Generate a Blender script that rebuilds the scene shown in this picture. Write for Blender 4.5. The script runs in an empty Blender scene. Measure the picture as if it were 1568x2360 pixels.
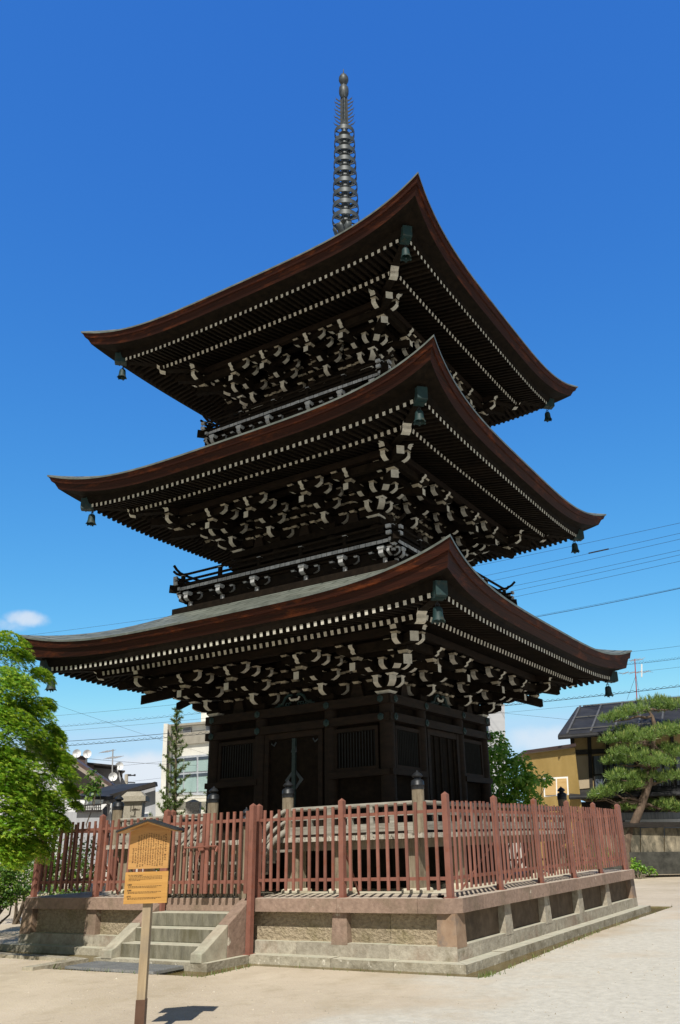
import bpy, bmesh, math, random
from math import sin, cos, pi, radians, sqrt, atan2
from mathutils import Vector, Matrix
random.seed(7)
S = bpy.context.scene
COL = S.collection

# ------------------------------------------------------------------ camera
CW, CH = 1568.0, 2359.0
CAM = Vector((8.769, -13.532, 1.382))
YAW, PIT, ROL, FOC, SX = radians(30.051), radians(22.245), radians(-1.995), 1859.29, 110.894
FW = Vector((-sin(YAW)*cos(PIT), cos(YAW)*cos(PIT), sin(PIT)))
RT0 = Vector((cos(YAW), sin(YAW), 0)); UP0 = RT0.cross(FW)
RT = RT0*cos(ROL)+UP0*sin(ROL); UP = -RT0*sin(ROL)+UP0*cos(ROL)
VH = Vector((FW.x, FW.y, 0)).normalized()
def P(px, py, d):
    """world point on the photograph's ray (px,py) at horizontal distance d"""
    v = FW+RT*((px-CW/2-SX)/FOC)-UP*((py-CH/2)/FOC)
    return CAM+v*(d/v.dot(VH))
cam = bpy.data.cameras.new('camera'); co = bpy.data.objects.new('camera', cam); COL.objects.link(co)
co.matrix_world = Matrix(((RT.x, UP.x, -FW.x, CAM.x), (RT.y, UP.y, -FW.y, CAM.y), (RT.z, UP.z, -FW.z, CAM.z), (0, 0, 0, 1)))
cam.sensor_fit = 'VERTICAL'; cam.sensor_height = 36; cam.lens = 36*FOC/CH; cam.shift_x = -SX/CH
cam.clip_start = 0.1; cam.clip_end = 3000
S.camera = co

# ------------------------------------------------------------------ materials
def N(nt, t, **kw):
    n = nt.nodes.new(t)
    for k, v in kw.items(): setattr(n, k, v)
    return n
COOL = {'balcony_pale_paint', 'aluminium_frame', 'pale_blind_behind_glass', 'dark_window_glass', 'blue_curtained_window', 'dark_sheet_roof', 'grey_metal_siding', 'white_house_wall', 'grey_tower_wall', 'white_paint', 'black_cable', 'bronze', 'black_iron', 'verdigris_copper', 'aerial_metal', 'galvanised_grate', 'aged_copper_sheet', 'copper_lip', 'chalk_white_paint', 'dark_wood'}
def pm(name, c1, c2, scale=(6, 6, 6), detail=6, rough=.75, bump=.25, bscale=None, island=0., stain=None, spec=.3, metal=0., bdist=.01):
    wf_ = (1, 1, 1) if name in COOL else (1., .975, .91); wm_ = lambda c: tuple(min(.9, x*y) for x, y in zip(c, wf_)); c1 = wm_(c1); c2 = wm_(c2)
    m = bpy.data.materials.new(name); m.use_nodes = True; nt = m.node_tree; L = nt.links
    b = nt.nodes['Principled BSDF']
    tc = N(nt, 'ShaderNodeTexCoord'); mp = N(nt, 'ShaderNodeMapping'); mp.inputs['Scale'].default_value = scale
    L.new(tc.outputs['Object'], mp.inputs[0])
    no = N(nt, 'ShaderNodeTexNoise'); no.inputs['Scale'].default_value = 1; no.inputs['Detail'].default_value = detail; no.inputs['Roughness'].default_value = .62
    L.new(mp.outputs[0], no.inputs[0])
    cr = N(nt, 'ShaderNodeValToRGB'); e = cr.color_ramp.elements
    e[0].position = .3; e[0].color = (*c1, 1); e[1].position = .7; e[1].color = (*c2, 1)
    L.new(no.outputs[0], cr.inputs[0]); out = cr.outputs[0]
    if stain:
        for (sc, ss, lo, hi, st) in (stain if isinstance(stain[0], (list, tuple)) and isinstance(stain[0][0], (list, tuple)) else [stain]):
            n2 = N(nt, 'ShaderNodeTexNoise'); n2.inputs['Detail'].default_value = 8; n2.inputs['Roughness'].default_value = .68
            n2.inputs['Scale'].default_value = 1
            mp2 = N(nt, 'ShaderNodeMapping'); mp2.inputs['Scale'].default_value = ss if isinstance(ss, tuple) else (ss, ss, ss); mp2.inputs['Location'].default_value = (ss[0] if isinstance(ss, tuple) else ss, 3.3, 1.7)
            L.new(tc.outputs['Object'], mp2.inputs[0]); L.new(mp2.outputs[0], n2.inputs[0])
            mr = N(nt, 'ShaderNodeMapRange'); mr.inputs[1].default_value = lo; mr.inputs[2].default_value = hi; mr.inputs[3].default_value = 0; mr.inputs[4].default_value = st
            L.new(n2.outputs[0], mr.inputs[0])
            mx = N(nt, 'ShaderNodeMix', data_type='RGBA'); mx.inputs[7].default_value = (*wm_(sc), 1)
            L.new(mr.outputs[0], mx.inputs[0]); L.new(out, mx.inputs[6]); out = mx.outputs[2]
    if island:
        g = N(nt, 'ShaderNodeNewGeometry'); mr = N(nt, 'ShaderNodeMapRange'); mr.inputs[3].default_value = 1-island; mr.inputs[4].default_value = 1+island
        L.new(g.outputs['Random Per Island'], mr.inputs[0])
        hs = N(nt, 'ShaderNodeHueSaturation'); L.new(mr.outputs[0], hs.inputs['Value']); L.new(out, hs.inputs['Color']); out = hs.outputs[0]
    L.new(out, b.inputs['Base Color'])
    b.inputs['Roughness'].default_value = rough; b.inputs['Specular IOR Level'].default_value = spec; b.inputs['Metallic'].default_value = metal
    if bump:
        n3 = no
        if bscale:
            n3 = N(nt, 'ShaderNodeTexNoise'); n3.inputs['Scale'].default_value = bscale; n3.inputs['Detail'].default_value = 6
            L.new(tc.outputs['Object'], n3.inputs[0])
        bp = N(nt, 'ShaderNodeBump'); bp.inputs['Strength'].default_value = bump; bp.inputs['Distance'].default_value = bdist
        L.new(n3.outputs[0], bp.inputs['Height']); L.new(bp.outputs[0], b.inputs['Normal'])
    return m
def leafmat(name, c1, c2, c3, trans=.45):
    m = bpy.data.materials.new(name); m.use_nodes = True; nt = m.node_tree; L = nt.links; nt.nodes.clear()
    g = N(nt, 'ShaderNodeNewGeometry'); cr = N(nt, 'ShaderNodeValToRGB'); e = cr.color_ramp.elements
    e[0].color = (*c1, 1); e[1].color = (*c3, 1); k = e.new(.55); k.color = (*c2, 1)
    L.new(g.outputs['Random Per Island'], cr.inputs[0])
    d = N(nt, 'ShaderNodeBsdfDiffuse'); t = N(nt, 'ShaderNodeBsdfTranslucent'); gl = N(nt, 'ShaderNodeBsdfGlossy'); gl.inputs['Roughness'].default_value = .45
    mx = N(nt, 'ShaderNodeMixShader'); mx.inputs[0].default_value = trans; m2 = N(nt, 'ShaderNodeMixShader'); m2.inputs[0].default_value = .05
    hs = N(nt, 'ShaderNodeHueSaturation'); hs.inputs['Hue'].default_value = .485; hs.inputs['Value'].default_value = 1.5
    L.new(cr.outputs[0], d.inputs[0]); L.new(cr.outputs[0], hs.inputs['Color']); L.new(hs.outputs[0], t.inputs[0])
    L.new(d.outputs[0], mx.inputs[1]); L.new(t.outputs[0], mx.inputs[2]); L.new(mx.outputs[0], m2.inputs[1]); L.new(gl.outputs[0], m2.inputs[2])
    o = N(nt, 'ShaderNodeOutputMaterial'); L.new(m2.outputs[0], o.inputs[0]); return m
M = {}
M['wood'] = pm('dark_wood', (.006, .0045, .0032), (.0175, .012, .0078), (9, 9, 9), 8, .8, .3, island=.3, spec=.08)
M['woodw'] = pm('brown_wood', (.008, .0055, .004), (.025, .015, .0095), (4, 4, 14), 8, .72, .3, island=.25, spec=.2)
M['white'] = pm('chalk_white_paint', (.44, .42, .36), (.63, .60, .525), (14, 14, 14), 6, .8, .15, island=.10, stain=((.12, .08, .05), 7., .58, .75, .7))
M['masuw'] = pm('worn_block_paint', (.19, .165, .13), (.42, .38, .31), (14, 14, 14), 6, .8, .15, island=.35)
M['pale'] = pm('balcony_pale_paint', (.30, .31, .32), (.46, .46, .46), (14, 14, 14), 6, .8, .15, island=.18, stain=((.1, .09, .08), 9., .5, .7, .7))
M['grey'] = pm('weathered_grey_wood', (.20, .187, .168), (.39, .375, .345), (3, 30, 30), 8, .85, .5, island=.15, stain=((.09, .06, .035), 3., .5, .75, .6))
M['greyv'] = pm('weathered_post_wood', (.155, .125, .09), (.33, .285, .225), (30, 30, 2.5), 8, .85, .5, island=.15, stain=((.07, .045, .025), 4., .5, .75, .7))
M['greyend'] = pm('weathered_board_end', (.30, .28, .25), (.55, .52, .47), (30, 30, 30), 8, .9, .7, island=.2, stain=((.05, .04, .03), 18., .55, .62, .8))
M['bronze'] = pm('bronze', (.032, .040, .048), (.085, .098, .108), (9, 9, 9), 6, .5, .1, stain=((.06, .10, .095), 6., .55, .8, .4), spec=.35, metal=.15)
M['flame'] = pm('dull_grey_plate', (.022, .027, .034), (.045, .052, .06), (9, 9, 9), 5, .7, .1, spec=.15)
M['iron'] = pm('black_iron', (.012, .013, .016), (.03, .034, .04), (20, 20, 20), 4, .45, .1, spec=.5, metal=.3)
M['verd'] = pm('verdigris_copper', (.006, .024, .027), (.014, .042, .041), (12, 12, 12), 6, .6, .15, stain=((.10, .07, .03), 8., .55, .75, .6), spec=.4)
M['bark'] = pm('cypress_bark_edge', (.010, .0026, .0016), (.040, .0085, .0034), (1.0, 1.0, 46), 10, .7, .6, stain=((.17, .042, .010), (1.7, 1.7, 7), .54, .78, .75), spec=.2)
M['bark2'] = pm('orange_bark_lip', (.014, .0032, .0016), (.050, .0105, .0036), (1.0, 1.0, 60), 10, .7, .7, stain=((.22, .052, .010), (2.2, 2.2, 9), .52, .76, .8), spec=.2)
M['copper'] = pm('aged_copper_sheet', (.105, .12, .105), (.19, .205, .18), (3, 3, 3), 8, .6, .08, stain=((.09, .085, .065), 2., .5, .75, .7), spec=.3)
def seams(m, bw, rh):
    nt = m.node_tree; L = nt.links; b = nt.nodes['Principled BSDF']; src = b.inputs['Base Color'].links[0].from_socket
    uv = N(nt, 'ShaderNodeUVMap'); br = N(nt, 'ShaderNodeTexBrick'); br.inputs['Scale'].default_value = 1; br.inputs['Brick Width'].default_value = bw; br.inputs['Row Height'].default_value = rh; br.inputs['Mortar Size'].default_value = .02; br.inputs['Mortar Smooth'].default_value = .3
    br.inputs['Color1'].default_value = (.8, .8, .8, 1); br.inputs['Color2'].default_value = (1.15, 1.15, 1.15, 1); br.inputs['Mortar'].default_value = (.25, .27, .25, 1)
    L.new(uv.outputs[0], br.inputs[0]); mx = N(nt, 'ShaderNodeMix', data_type='RGBA', blend_type='MULTIPLY'); mx.inputs[0].default_value = 1; L.new(src, mx.inputs[6]); L.new(br.outputs[0], mx.inputs[7]); L.new(mx.outputs[2], b.inputs['Base Color'])
seams(M['copper'], .7, .2)
M['lip'] = pm('copper_lip', (.10, .115, .10), (.2, .22, .2), (5, 5, 5), 4, .5, .05, island=.25, spec=.5)
M['red'] = pm('red_oxide_paint', (.185, .080, .063), (.255, .114, .092), (5, 5, 5), 5, .6, .12, island=.22, stain=[((.21, .06, .026), 9., .54, .72, .75), ((.09, .045, .035), (14., 14., 2.5), .56, .76, .5)], spec=.3)
M['cap'] = pm('pink_brown_stone', (.22, .155, .13), (.34, .245, .205), (16, 16, 16), 12, .9, .55, island=.14, stain=[((.15, .12, .085), 2.2, .5, .7, .75), ((.60, .57, .50), 4.5, .65, .69, .85), ((.09, .07, .055), 9., .64, .76, .4)], bdist=.02)
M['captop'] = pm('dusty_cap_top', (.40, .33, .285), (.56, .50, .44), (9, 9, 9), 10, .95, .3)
M['panel'] = pm('rough_panel_stone', (.24, .195, .145), (.47, .40, .305), (20, 20, 26), 12, .95, 1., island=.14, stain=[((.17, .15, .07), 2.4, .5, .7, .7), ((.09, .07, .05), 7., .62, .76, .5)], bdist=.05)
M['panelshade'] = pm('shade_dark_smooth_panel_stone', (.085, .062, .045), (.165, .125, .095), (6, 6, 6), 10, .92, .35, island=.15, stain=[((.05, .04, .035), 1.7, .5, .68, .7)])  # darker than the front stone: side shade put into the colour, stone smoother too
M['plinth'] = pm('pale_lichen_stone', (.27, .245, .21), (.44, .41, .36), (15, 15, 15), 12, .92, .5, island=.15, stain=[((.22, .145, .11), 1.4, .5, .68, .75), ((.14, .125, .08), 4.5, .55, .7, .65)], bdist=.03)
M['kerb'] = pm('mossy_kerb_stone', (.29, .27, .225), (.44, .41, .345), (17, 17, 17), 12, .93, .5, island=.14, stain=[((.14, .115, .075), 3., .48, .66, .75), ((.66, .63, .57), 12., .62, .65, .85)], bdist=.03)
M['step'] = pm('green_grey_step_stone', (.30, .28, .235), (.48, .46, .39), (8, 8, 8), 10, .9, .5, island=.08, stain=[((.27, .35, .29), 1.6, .52, .72, .35), ((.36, .23, .18), 1.1, .5, .7, .4), ((.14, .13, .07), 4., .6, .75, .5)], bdist=.015)
M['tread'] = pm('worn_tread_sunlit_kerb_top', (.40, .385, .33), (.56, .545, .47), (9, 9, 9), 10, .9, .4, stain=[((.38, .46, .39), 2., .5, .7, .5)])  # pale treads; also the lighter kerb tops, with sunlight put into the colour
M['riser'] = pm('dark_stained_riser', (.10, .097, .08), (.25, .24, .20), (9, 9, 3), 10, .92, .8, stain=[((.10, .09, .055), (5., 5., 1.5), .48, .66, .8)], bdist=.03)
M['underwood'] = pm('under_floor_shade_wood', (.012, .010, .008), (.03, .024, .018), (5, 5, 5), 6, .85, .2, spec=.1)  # darkened to stand for the deep shade below the veranda
M['paving'] = pm('pale_platform_paving', (.50, .46, .38), (.66, .62, .53), (5, 5, 5), 9, .95, .3)
M['water'] = pm('ditch_water', (.10, .075, .025), (.19, .14, .055), (4, 4, 4), 8, .25, .15, stain=((.05, .05, .015), 5., .5, .7, .7), spec=.4)
M['soil'] = pm('wet_ditch_soil', (.10, .08, .04), (.19, .15, .085), (12, 12, 12), 9, .9, .6, stain=((.07, .09, .02), 3., .5, .7, .7))
M['boardwood'] = pm('oiled_sign_wood', (.38, .19, .06), (.50, .285, .10), (3, 3, 42), 8, .5, .08, island=.05, spec=.4)
M['boardwood2'] = pm('golden_sign_wood', (.40, .205, .05), (.54, .30, .085), (4, 4, 60), 8, .55, .08, island=.05, stain=((.6, .5, .35), 16., .68, .75, .5), spec=.4)
M['ink'] = pm('black_ink', (.06, .035, .016), (.10, .055, .025), (20, 20, 20), 2, .7, 0)
M['poststeel'] = pm('brown_steel_sleeve', (.085, .045, .03), (.12, .065, .045), (10, 10, 10), 4, .5, .1, spec=.4)
M['conc'] = pm('cream_concrete', (.76, .765, .75), (.86, .86, .84), (2, 2, 2), 8, .9, .15, bscale=30, stain=((.38, .35, .29), 1.2, .55, .8, .5))
M['concg'] = pm('grey_and_shaded_concrete', (.33, .31, .28), (.43, .41, .37), (2, 2, 2), 8, .9, .15)
M['alu'] = pm('aluminium_frame', (.45, .47, .52), (.55, .57, .62), (5, 5, 5), 3, .4, 0, spec=.5)
M['curtain'] = pm('pale_blind_behind_glass', (.34, .48, .47), (.42, .56, .55), (1, 1, 1), 3, .3, 0, spec=.6)
M['glassd'] = pm('dark_window_glass', (.03, .045, .07), (.07, .09, .13), (1, 1, 1), 3, .12, 0, spec=.7)
M['glassb'] = pm('blue_curtained_window', (.06, .075, .11), (.15, .18, .24), (16, 16, 1), 3, .25, 0, spec=.6)
M['rooft'] = pm('dark_sheet_roof', (.022, .022, .024), (.045, .045, .048), (2, 2, 2), 6, .65, .15, stain=((.09, .09, .095), 5., .6, .75, .4), spec=.15)
M['rib'] = pm('grey_roof_rib', (.08, .082, .09), (.13, .132, .14), (4, 4, 4), 4, .6, .05, spec=.2)
M['brownroof'] = pm('brown_sheet_metal', (.07, .045, .045), (.11, .075, .072), (3, 3, 3), 4, .5, .05, spec=.4)
M['siding'] = pm('grey_metal_siding', (.33, .34, .37), (.40, .41, .44), (18, 18, .4), 3, .6, .1)
M['wallw'] = pm('white_house_wall', (.56, .57, .60), (.66, .67, .70), (2, 2, 2), 5, .8, .05)
M['taupe'] = pm('taupe_wall', (.30, .27, .24), (.37, .33, .30), (3, 3, 3), 5, .85, .05)
M['yellow'] = pm('mustard_corrugated_sheet', (.40, .285, .105), (.49, .36, .15), (2, 2, .6), 4, .6, .05, stain=((.5, .38, .17), 1., .55, .75, .5))
M['plaster'] = pm('ochre_plaster', (.36, .26, .13), (.44, .33, .18), (2, 2, 2), 6, .9, .1)
M['plaster2'] = pm('beige_plaster_panel', (.40, .33, .245), (.46, .385, .29), (2, 2, 2), 6, .9, .1)
M['timber'] = pm('black_timber', (.016, .014, .014), (.034, .03, .03), (8, 8, 8), 5, .65, .1)
M['plain'] = pm('grey_tower_wall', (.44, .45, .48), (.50, .51, .54), (2, 2, 6), 4, .8, .03)
M['ply'] = pm('plywood_panel', (.46, .30, .13), (.56, .39, .19), (2, 2, 12), 6, .8, .05)
M['whitep'] = pm('white_paint', (.72, .72, .72), (.8, .8, .8), (4, 4, 4), 3, .5, 0)
M['cable'] = pm('black_cable', (.02, .022, .026), (.035, .037, .042), (3, 3, 3), 2, .6, 0)
M['lantern'] = pm('monument_granite', (.27, .25, .215), (.41, .385, .34), (30, 30, 30), 8, .9, .4, stain=((.12, .10, .08), 3., .55, .8, .6))
M['speckle'] = pm('speckled_monument_stone', (.19, .18, .165), (.58, .55, .51), (26, 26, 26), 3, .9, .4)
M['wallstone'] = pm('old_boundary_wall', (.24, .21, .165), (.42, .37, .29), (3, 3, 3), 10, .95, .5, island=.1, stain=[((.05, .05, .042), (1.6, 1.6, .7), .40, .56, .92)])  # dark blotches mix real stains with the pine's dappled shade, painted in
M['wallbase'] = pm('dark_wall_footing', (.025, .026, .025), (.085, .085, .08), (4, 4, 4), 9, .95, .5, island=.15)
M['trunk'] = pm('grey_bark', (.09, .07, .055), (.2, .165, .13), (14, 14, 3), 8, .9, .8, bdist=.02)
M['pinebark'] = pm('red_pine_bark', (.06, .045, .036), (.19, .135, .105), (9, 9, 5), 8, .9, .8, bdist=.02)
M['maple'] = leafmat('maple_leaf', (.08, .22, .014), (.23, .41, .03), (.44, .55, .065), .45)
M['bush'] = leafmat('bush_leaf', (.05, .13, .015), (.11, .22, .025), (.22, .32, .05), .4)
M['treeleaf'] = leafmat('cherry_leaf', (.09, .24, .025), (.19, .38, .04), (.33, .47, .08), .5)
M['pine'] = leafmat('pine_needle', (.085, .165, .035), (.17, .285, .055), (.28, .37, .09), .35)
M['candle'] = leafmat('pine_candle', (.28, .33, .08), (.36, .40, .11), (.42, .43, .15), .1)
M['conifer'] = leafmat('conifer_needle', (.06, .115, .025), (.12, .185, .04), (.21, .26, .07), .3)
M['steel'] = pm('galvanised_grate', (.25, .26, .27), (.38, .39, .40), (8, 8, 8), 4, .45, .1, spec=.5, metal=.5)
M['aerial'] = pm('aerial_metal', (.35, .35, .36), (.5, .5, .5), (8, 8, 8), 2, .4, 0, spec=.5, metal=.3)
M['aerialred'] = pm('red_mast_paint', (.33, .06, .06), (.40, .09, .08), (8, 8, 8), 2, .5, 0)

# ------------------------------------------------------------------ mesh builder
class MB:
    def __init__(s): s.v = []; s.f = []; s.m = []
    def add(s, vs, fs, m=0, ms=None):
        o = len(s.v); s.v += [tuple(x) for x in vs]
        for i, f in enumerate(fs): s.f.append([o+j for j in f]); s.m.append(ms[i] if ms else m)
        return s
    def hexa(s, a, b, m=0, ms=None):
        """a: 4 bottom pts (ccw), b: 4 top pts"""
        return s.add(list(a)+list(b), [(3, 2, 1, 0), (4, 5, 6, 7), (0, 1, 5, 4), (1, 2, 6, 5), (2, 3, 7, 6), (3, 0, 4, 7)], m, ms)
    def box(s, x0, x1, y0, y1, z0, z1, m=0, ms=None):
        return s.hexa([(x0, y0, z0), (x1, y0, z0), (x1, y1, z0), (x0, y1, z0)], [(x0, y0, z1), (x1, y0, z1), (x1, y1, z1), (x0, y1, z1)], m, ms)
    def bar(s, p, q, w, h, m=0, up=(0, 0, 1), endm=None):
        p = Vector(p); q = Vector(q); d = (q-p).normalized(); u = Vector(up)
        sd = d.cross(u); sd = sd.normalized() if sd.length > 1e-6 else Vector((1, 0, 0)); u = sd.cross(d)
        a = [p-sd*w/2-u*h/2, p+sd*w/2-u*h/2, q+sd*w/2-u*h/2, q-sd*w/2-u*h/2]; b = [x+u*h for x in a]
        ms = [m]*6
        if endm is not None: ms[4] = endm
        return s.hexa(a, b, m, ms)
    def prism(s, prof, o, A, B, E, w, m=0, em=None):
        """profile (a,b) polygon at origin o with axes A,B extruded +-w/2 along E; em: {edge index: material}"""
        o = Vector(o); A = Vector(A); B = Vector(B); E = Vector(E); n = len(prof)
        f = [o+A*a+B*b-E*w/2 for a, b in prof]; g = [x+E*w for x in f]
        fs = [tuple(range(n-1, -1, -1)), tuple(range(n, 2*n))]; ms = [m, m]
        for i in range(n):
            j = (i+1) % n; fs.append((i, j, n+j, n+i)); ms.append((em or {}).get(i, m))
        return s.add(f+g, fs, m, ms)
    def tube(s, pts, r, n=8, m=0, cap=True):
        pts = [Vector(p) for p in pts]; o = len(s.v); k = len(pts); prev = None
        for i, p in enumerate(pts):
            d = (pts[min(i+1, k-1)]-pts[max(i-1, 0)]).normalized()
            ref = prev if prev is not None else (Vector((0, 0, 1)) if abs(d.z) < .9 else Vector((1, 0, 0)))
            a = ref-d*ref.dot(d); a.normalize(); b = d.cross(a); prev = a
            rr = r[i] if isinstance(r, (list, tuple)) else r
            for j in range(n):
                t = 2*pi*j/n; s.v.append(tuple(p+a*cos(t)*rr+b*sin(t)*rr))
        for i in range(k-1):
            for j in range(n):
                s.f.append([o+i*n+j, o+i*n+(j+1) % n, o+(i+1)*n+(j+1) % n, o+(i+1)*n+j]); s.m.append(m)
        if cap:
            s.f.append([o+j for j in range(n)][::-1]); s.m.append(m); s.f.append([o+(k-1)*n+j for j in range(n)]); s.m.append(m)
        return s
    def lathe(s, prof, c=(0, 0, 0), n=16, m=0, ms=None):
        o = len(s.v); k = len(prof)
        for r, z in prof:
            for j in range(n): t = 2*pi*j/n; s.v.append((c[0]+r*cos(t), c[1]+r*sin(t), c[2]+z))
        for i in range(k-1):
            for j in range(n):
                s.f.append([o+i*n+j, o+i*n+(j+1) % n, o+(i+1)*n+(j+1) % n, o+(i+1)*n+j]); s.m.append(ms[i] if ms else m)
        return s
    def grid(s, rows, m=0):
        s.grids = getattr(s, 'grids', []); o = len(s.v); k = len(rows[0]); s.grids.append((o, rows))
        for r in rows: s.v += [tuple(p) for p in r]
        for i in range(len(rows)-1):
            for j in range(k-1):
                s.f.append([o+i*k+j, o+i*k+j+1, o+(i+1)*k+j+1, o+(i+1)*k+j]); s.m.append(m)
        return s
    def mesh(s, name, mats, smooth=False, fix=False):
        me = bpy.data.meshes.new(name); me.from_pydata(s.v, [], s.f)
        for x in mats: me.materials.append(M[x] if isinstance(x, str) else x)
        me.polygons.foreach_set('material_index', s.m)
        if getattr(s, 'uv', None):
            ul = me.uv_layers.new(name='UVMap')
            for lp in me.loops: ul.data[lp.index].uv = s.uv.get(lp.vertex_index, (0, 0))
        if smooth: me.polygons.foreach_set('use_smooth', [True]*len(s.f))
        if fix:
            bm = bmesh.new(); bm.from_mesh(me); bmesh.ops.recalc_face_normals(bm, faces=bm.faces); bm.to_mesh(me); bm.free()
        me.update()
        if smooth:
            try: me.set_sharp_from_angle(angle=radians(50))
            except Exception: pass
        return me
    def build(s, name, mats, parent=None, smooth=False, fix=True, loc=None, rotz=0):
        return link(name, s.mesh(name, mats if isinstance(mats, (list, tuple)) else [mats], smooth, fix), parent, loc, rotz)
def link(name, me, parent=None, loc=None, rotz=0):
    o = bpy.data.objects.new(name, me); COL.objects.link(o)
    if parent: o.parent = parent
    if loc is not None: o.location = loc
    if rotz: o.rotation_euler = (0, 0, rotz)
    return o
def tag(o, label=None, cat=None, group=None, kind=None):
    if label: o['label'] = label
    if cat: o['category'] = cat
    if group: o['group'] = group
    if kind: o['kind'] = kind
    return o
def thing(name, label, cat, loc=(0, 0, 0), group=None, rotz=0):
    return tag(link(name, None, None, loc, rotz), label, cat, group)
def copy_tree(o, loc, parent=None, rotz=None):
    c = o.copy(); COL.objects.link(c); c.parent = parent
    if loc is not None: c.location = loc
    if rotz is not None: c.rotation_euler = (0, 0, rotz)
    for ch in list(o.children): copy_tree(ch, None, c)
    return c
def rot4(name, me, parent, ks=(0, 1, 2, 3)):
    return [link(name, me, parent, (0, 0, 0), k*pi/2) for k in ks]
def rz(p, k):
    for _ in range(k): p = (-p[1], p[0])+tuple(p[2:])
    return p

# ------------------------------------------------------------------ ground, ditch
CURB = 4.155
ditch_out = [(-4.5, -4.9), (-1.33, -4.9), (-1.33, -5.55), (1.36, -5.42), (1.36, -4.5), (4.5, -4.5), (4.52, -4.2), (4.36, 0), (4.42, 4.9), (-4.5, 4.9)]
gm = pm('pale_sand', (.47, .405, .33), (.615, .54, .455), (.5, .5, .5), 10, .95, .6, bscale=40, stain=[((.33, .275, .19), 2.6, .52, .78, .6), ((.68, .62, .50), 7., .55, .75, .5), ((.30, .26, .2), 24., .58, .76, .6), ((.40, .335, .24), .7, .52, .66, .4)], bdist=.012)
bm = bmesh.new()
def loop(pts, z=0.):
    vs = [bm.verts.new((x, y, z)) for x, y in pts]; return [bm.edges.new((vs[i], vs[(i+1) % len(vs)])) for i in range(len(vs))]
ed = loop([(-600, -600), (600, -600), (600, 600), (-600, 600)])
# a middle loop keeps the triangles near the platform small
ed += loop(ditch_out)
bmesh.ops.triangle_fill(bm, use_beauty=True, use_dissolve=False, edges=ed)
def ground_mix(m):
    nt = m.node_tree; L = nt.links; b = nt.nodes['Principled BSDF']; src = b.inputs['Base Color'].links[0].from_socket
    tc = N(nt, 'ShaderNodeTexCoord'); sx = N(nt, 'ShaderNodeSeparateXYZ'); L.new(tc.outputs['Object'], sx.inputs[0])
    no = N(nt, 'ShaderNodeTexNoise'); no.inputs['Scale'].default_value = .55; no.inputs['Detail'].default_value = 9; no.inputs['Roughness'].default_value = .65; L.new(tc.outputs['Object'], no.inputs[0])
    ma = N(nt, 'ShaderNodeMath', operation='MULTIPLY_ADD'); ma.inputs[1].default_value = 7; L.new(no.outputs[0], ma.inputs[0]); L.new(sx.outputs[0], ma.inputs[2])
    mr = N(nt, 'ShaderNodeMapRange', interpolation_type='SMOOTHSTEP'); mr.inputs[1].default_value = 7.2; mr.inputs[2].default_value = 9.2; mr.inputs[4].default_value = .9; L.new(ma.outputs[0], mr.inputs[0])
    n2 = N(nt, 'ShaderNodeTexNoise'); n2.inputs['Scale'].default_value = 9; n2.inputs['Detail'].default_value = 10; n2.inputs['Roughness'].default_value = .75; L.new(tc.outputs['Object'], n2.inputs[0])
    cr = N(nt, 'ShaderNodeValToRGB'); e = cr.color_ramp.elements; e[0].position = .35; e[0].color = (.48, .46, .405, 1); e[1].position = .6; e[1].color = (.64, .612, .54, 1); L.new(n2.outputs[0], cr.inputs[0])
    mx = N(nt, 'ShaderNodeMix', data_type='RGBA'); L.new(mr.outputs[0], mx.inputs[0]); L.new(src, mx.inputs[6]); L.new(cr.outputs[0], mx.inputs[7]); L.new(mx.outputs[2], b.inputs['Base Color'])
ground_mix(gm)
for f in bm.faces:
    if f.normal.z < 0: f.normal_flip()
me = bpy.data.meshes.new('ground'); bm.to_mesh(me); bm.free(); me.materials.append(gm)
tag(link('ground', me), kind='structure')
mb = MB(); n = len(ditch_out)
for i in range(n):
    a, b = ditch_out[i], ditch_out[(i+1) % n]
    seg = 10
    for k in range(seg):
        p = [a[0]+(b[0]-a[0])*k/seg, a[1]+(b[1]-a[1])*k/seg]; q = [a[0]+(b[0]-a[0])*(k+1)/seg, a[1]+(b[1]-a[1])*(k+1)/seg]
        c = lambda r: (r[0]*.975, r[1]*.975)
        mb.add([(*p, 0), (*q, 0), (*c(q), -.11), (*c(p), -.11)], [(0, 1, 2, 3)])
tag(mb.build('ditch_bank', 'soil'), kind='structure')
mb = MB(); mb.add([(x, y, -.028) for x, y in ditch_out], [tuple(range(n))])
tag(mb.build('ditch_water', 'water', fix=False), kind='structure')
# loose pebbles on the ground
mb = MB()
for i in range(1500):
    t = random.random(); d = 6+18*random.random()**1.5
    px = random.uniform(0, 1568); q = P(px, 2250, d); x, y = q.x, q.y
    if (-4.7 < x < 4.7 and -5.7 < y < 5.2): continue
    r = random.uniform(.005, .013)*(1.8 if random.random() < .07 else 1)
    a = random.random()*6; vs = []
    for j in range(5): vs.append((x+r*cos(a+j*1.256)*random.uniform(.7, 1.2), y+r*sin(a+j*1.256)*random.uniform(.7, 1.2), -.002))
    vs.append((x, y, r*random.uniform(.5, .9)))
    mb.add(vs, [(j, (j+1) % 5, 5) for j in range(5)])
tag(mb.build('gravel', pm('pebble', (.26, .23, .19), (.52, .48, .42), (3, 3, 3), 3, .9, 0, island=.35)), kind='stuff')

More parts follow.
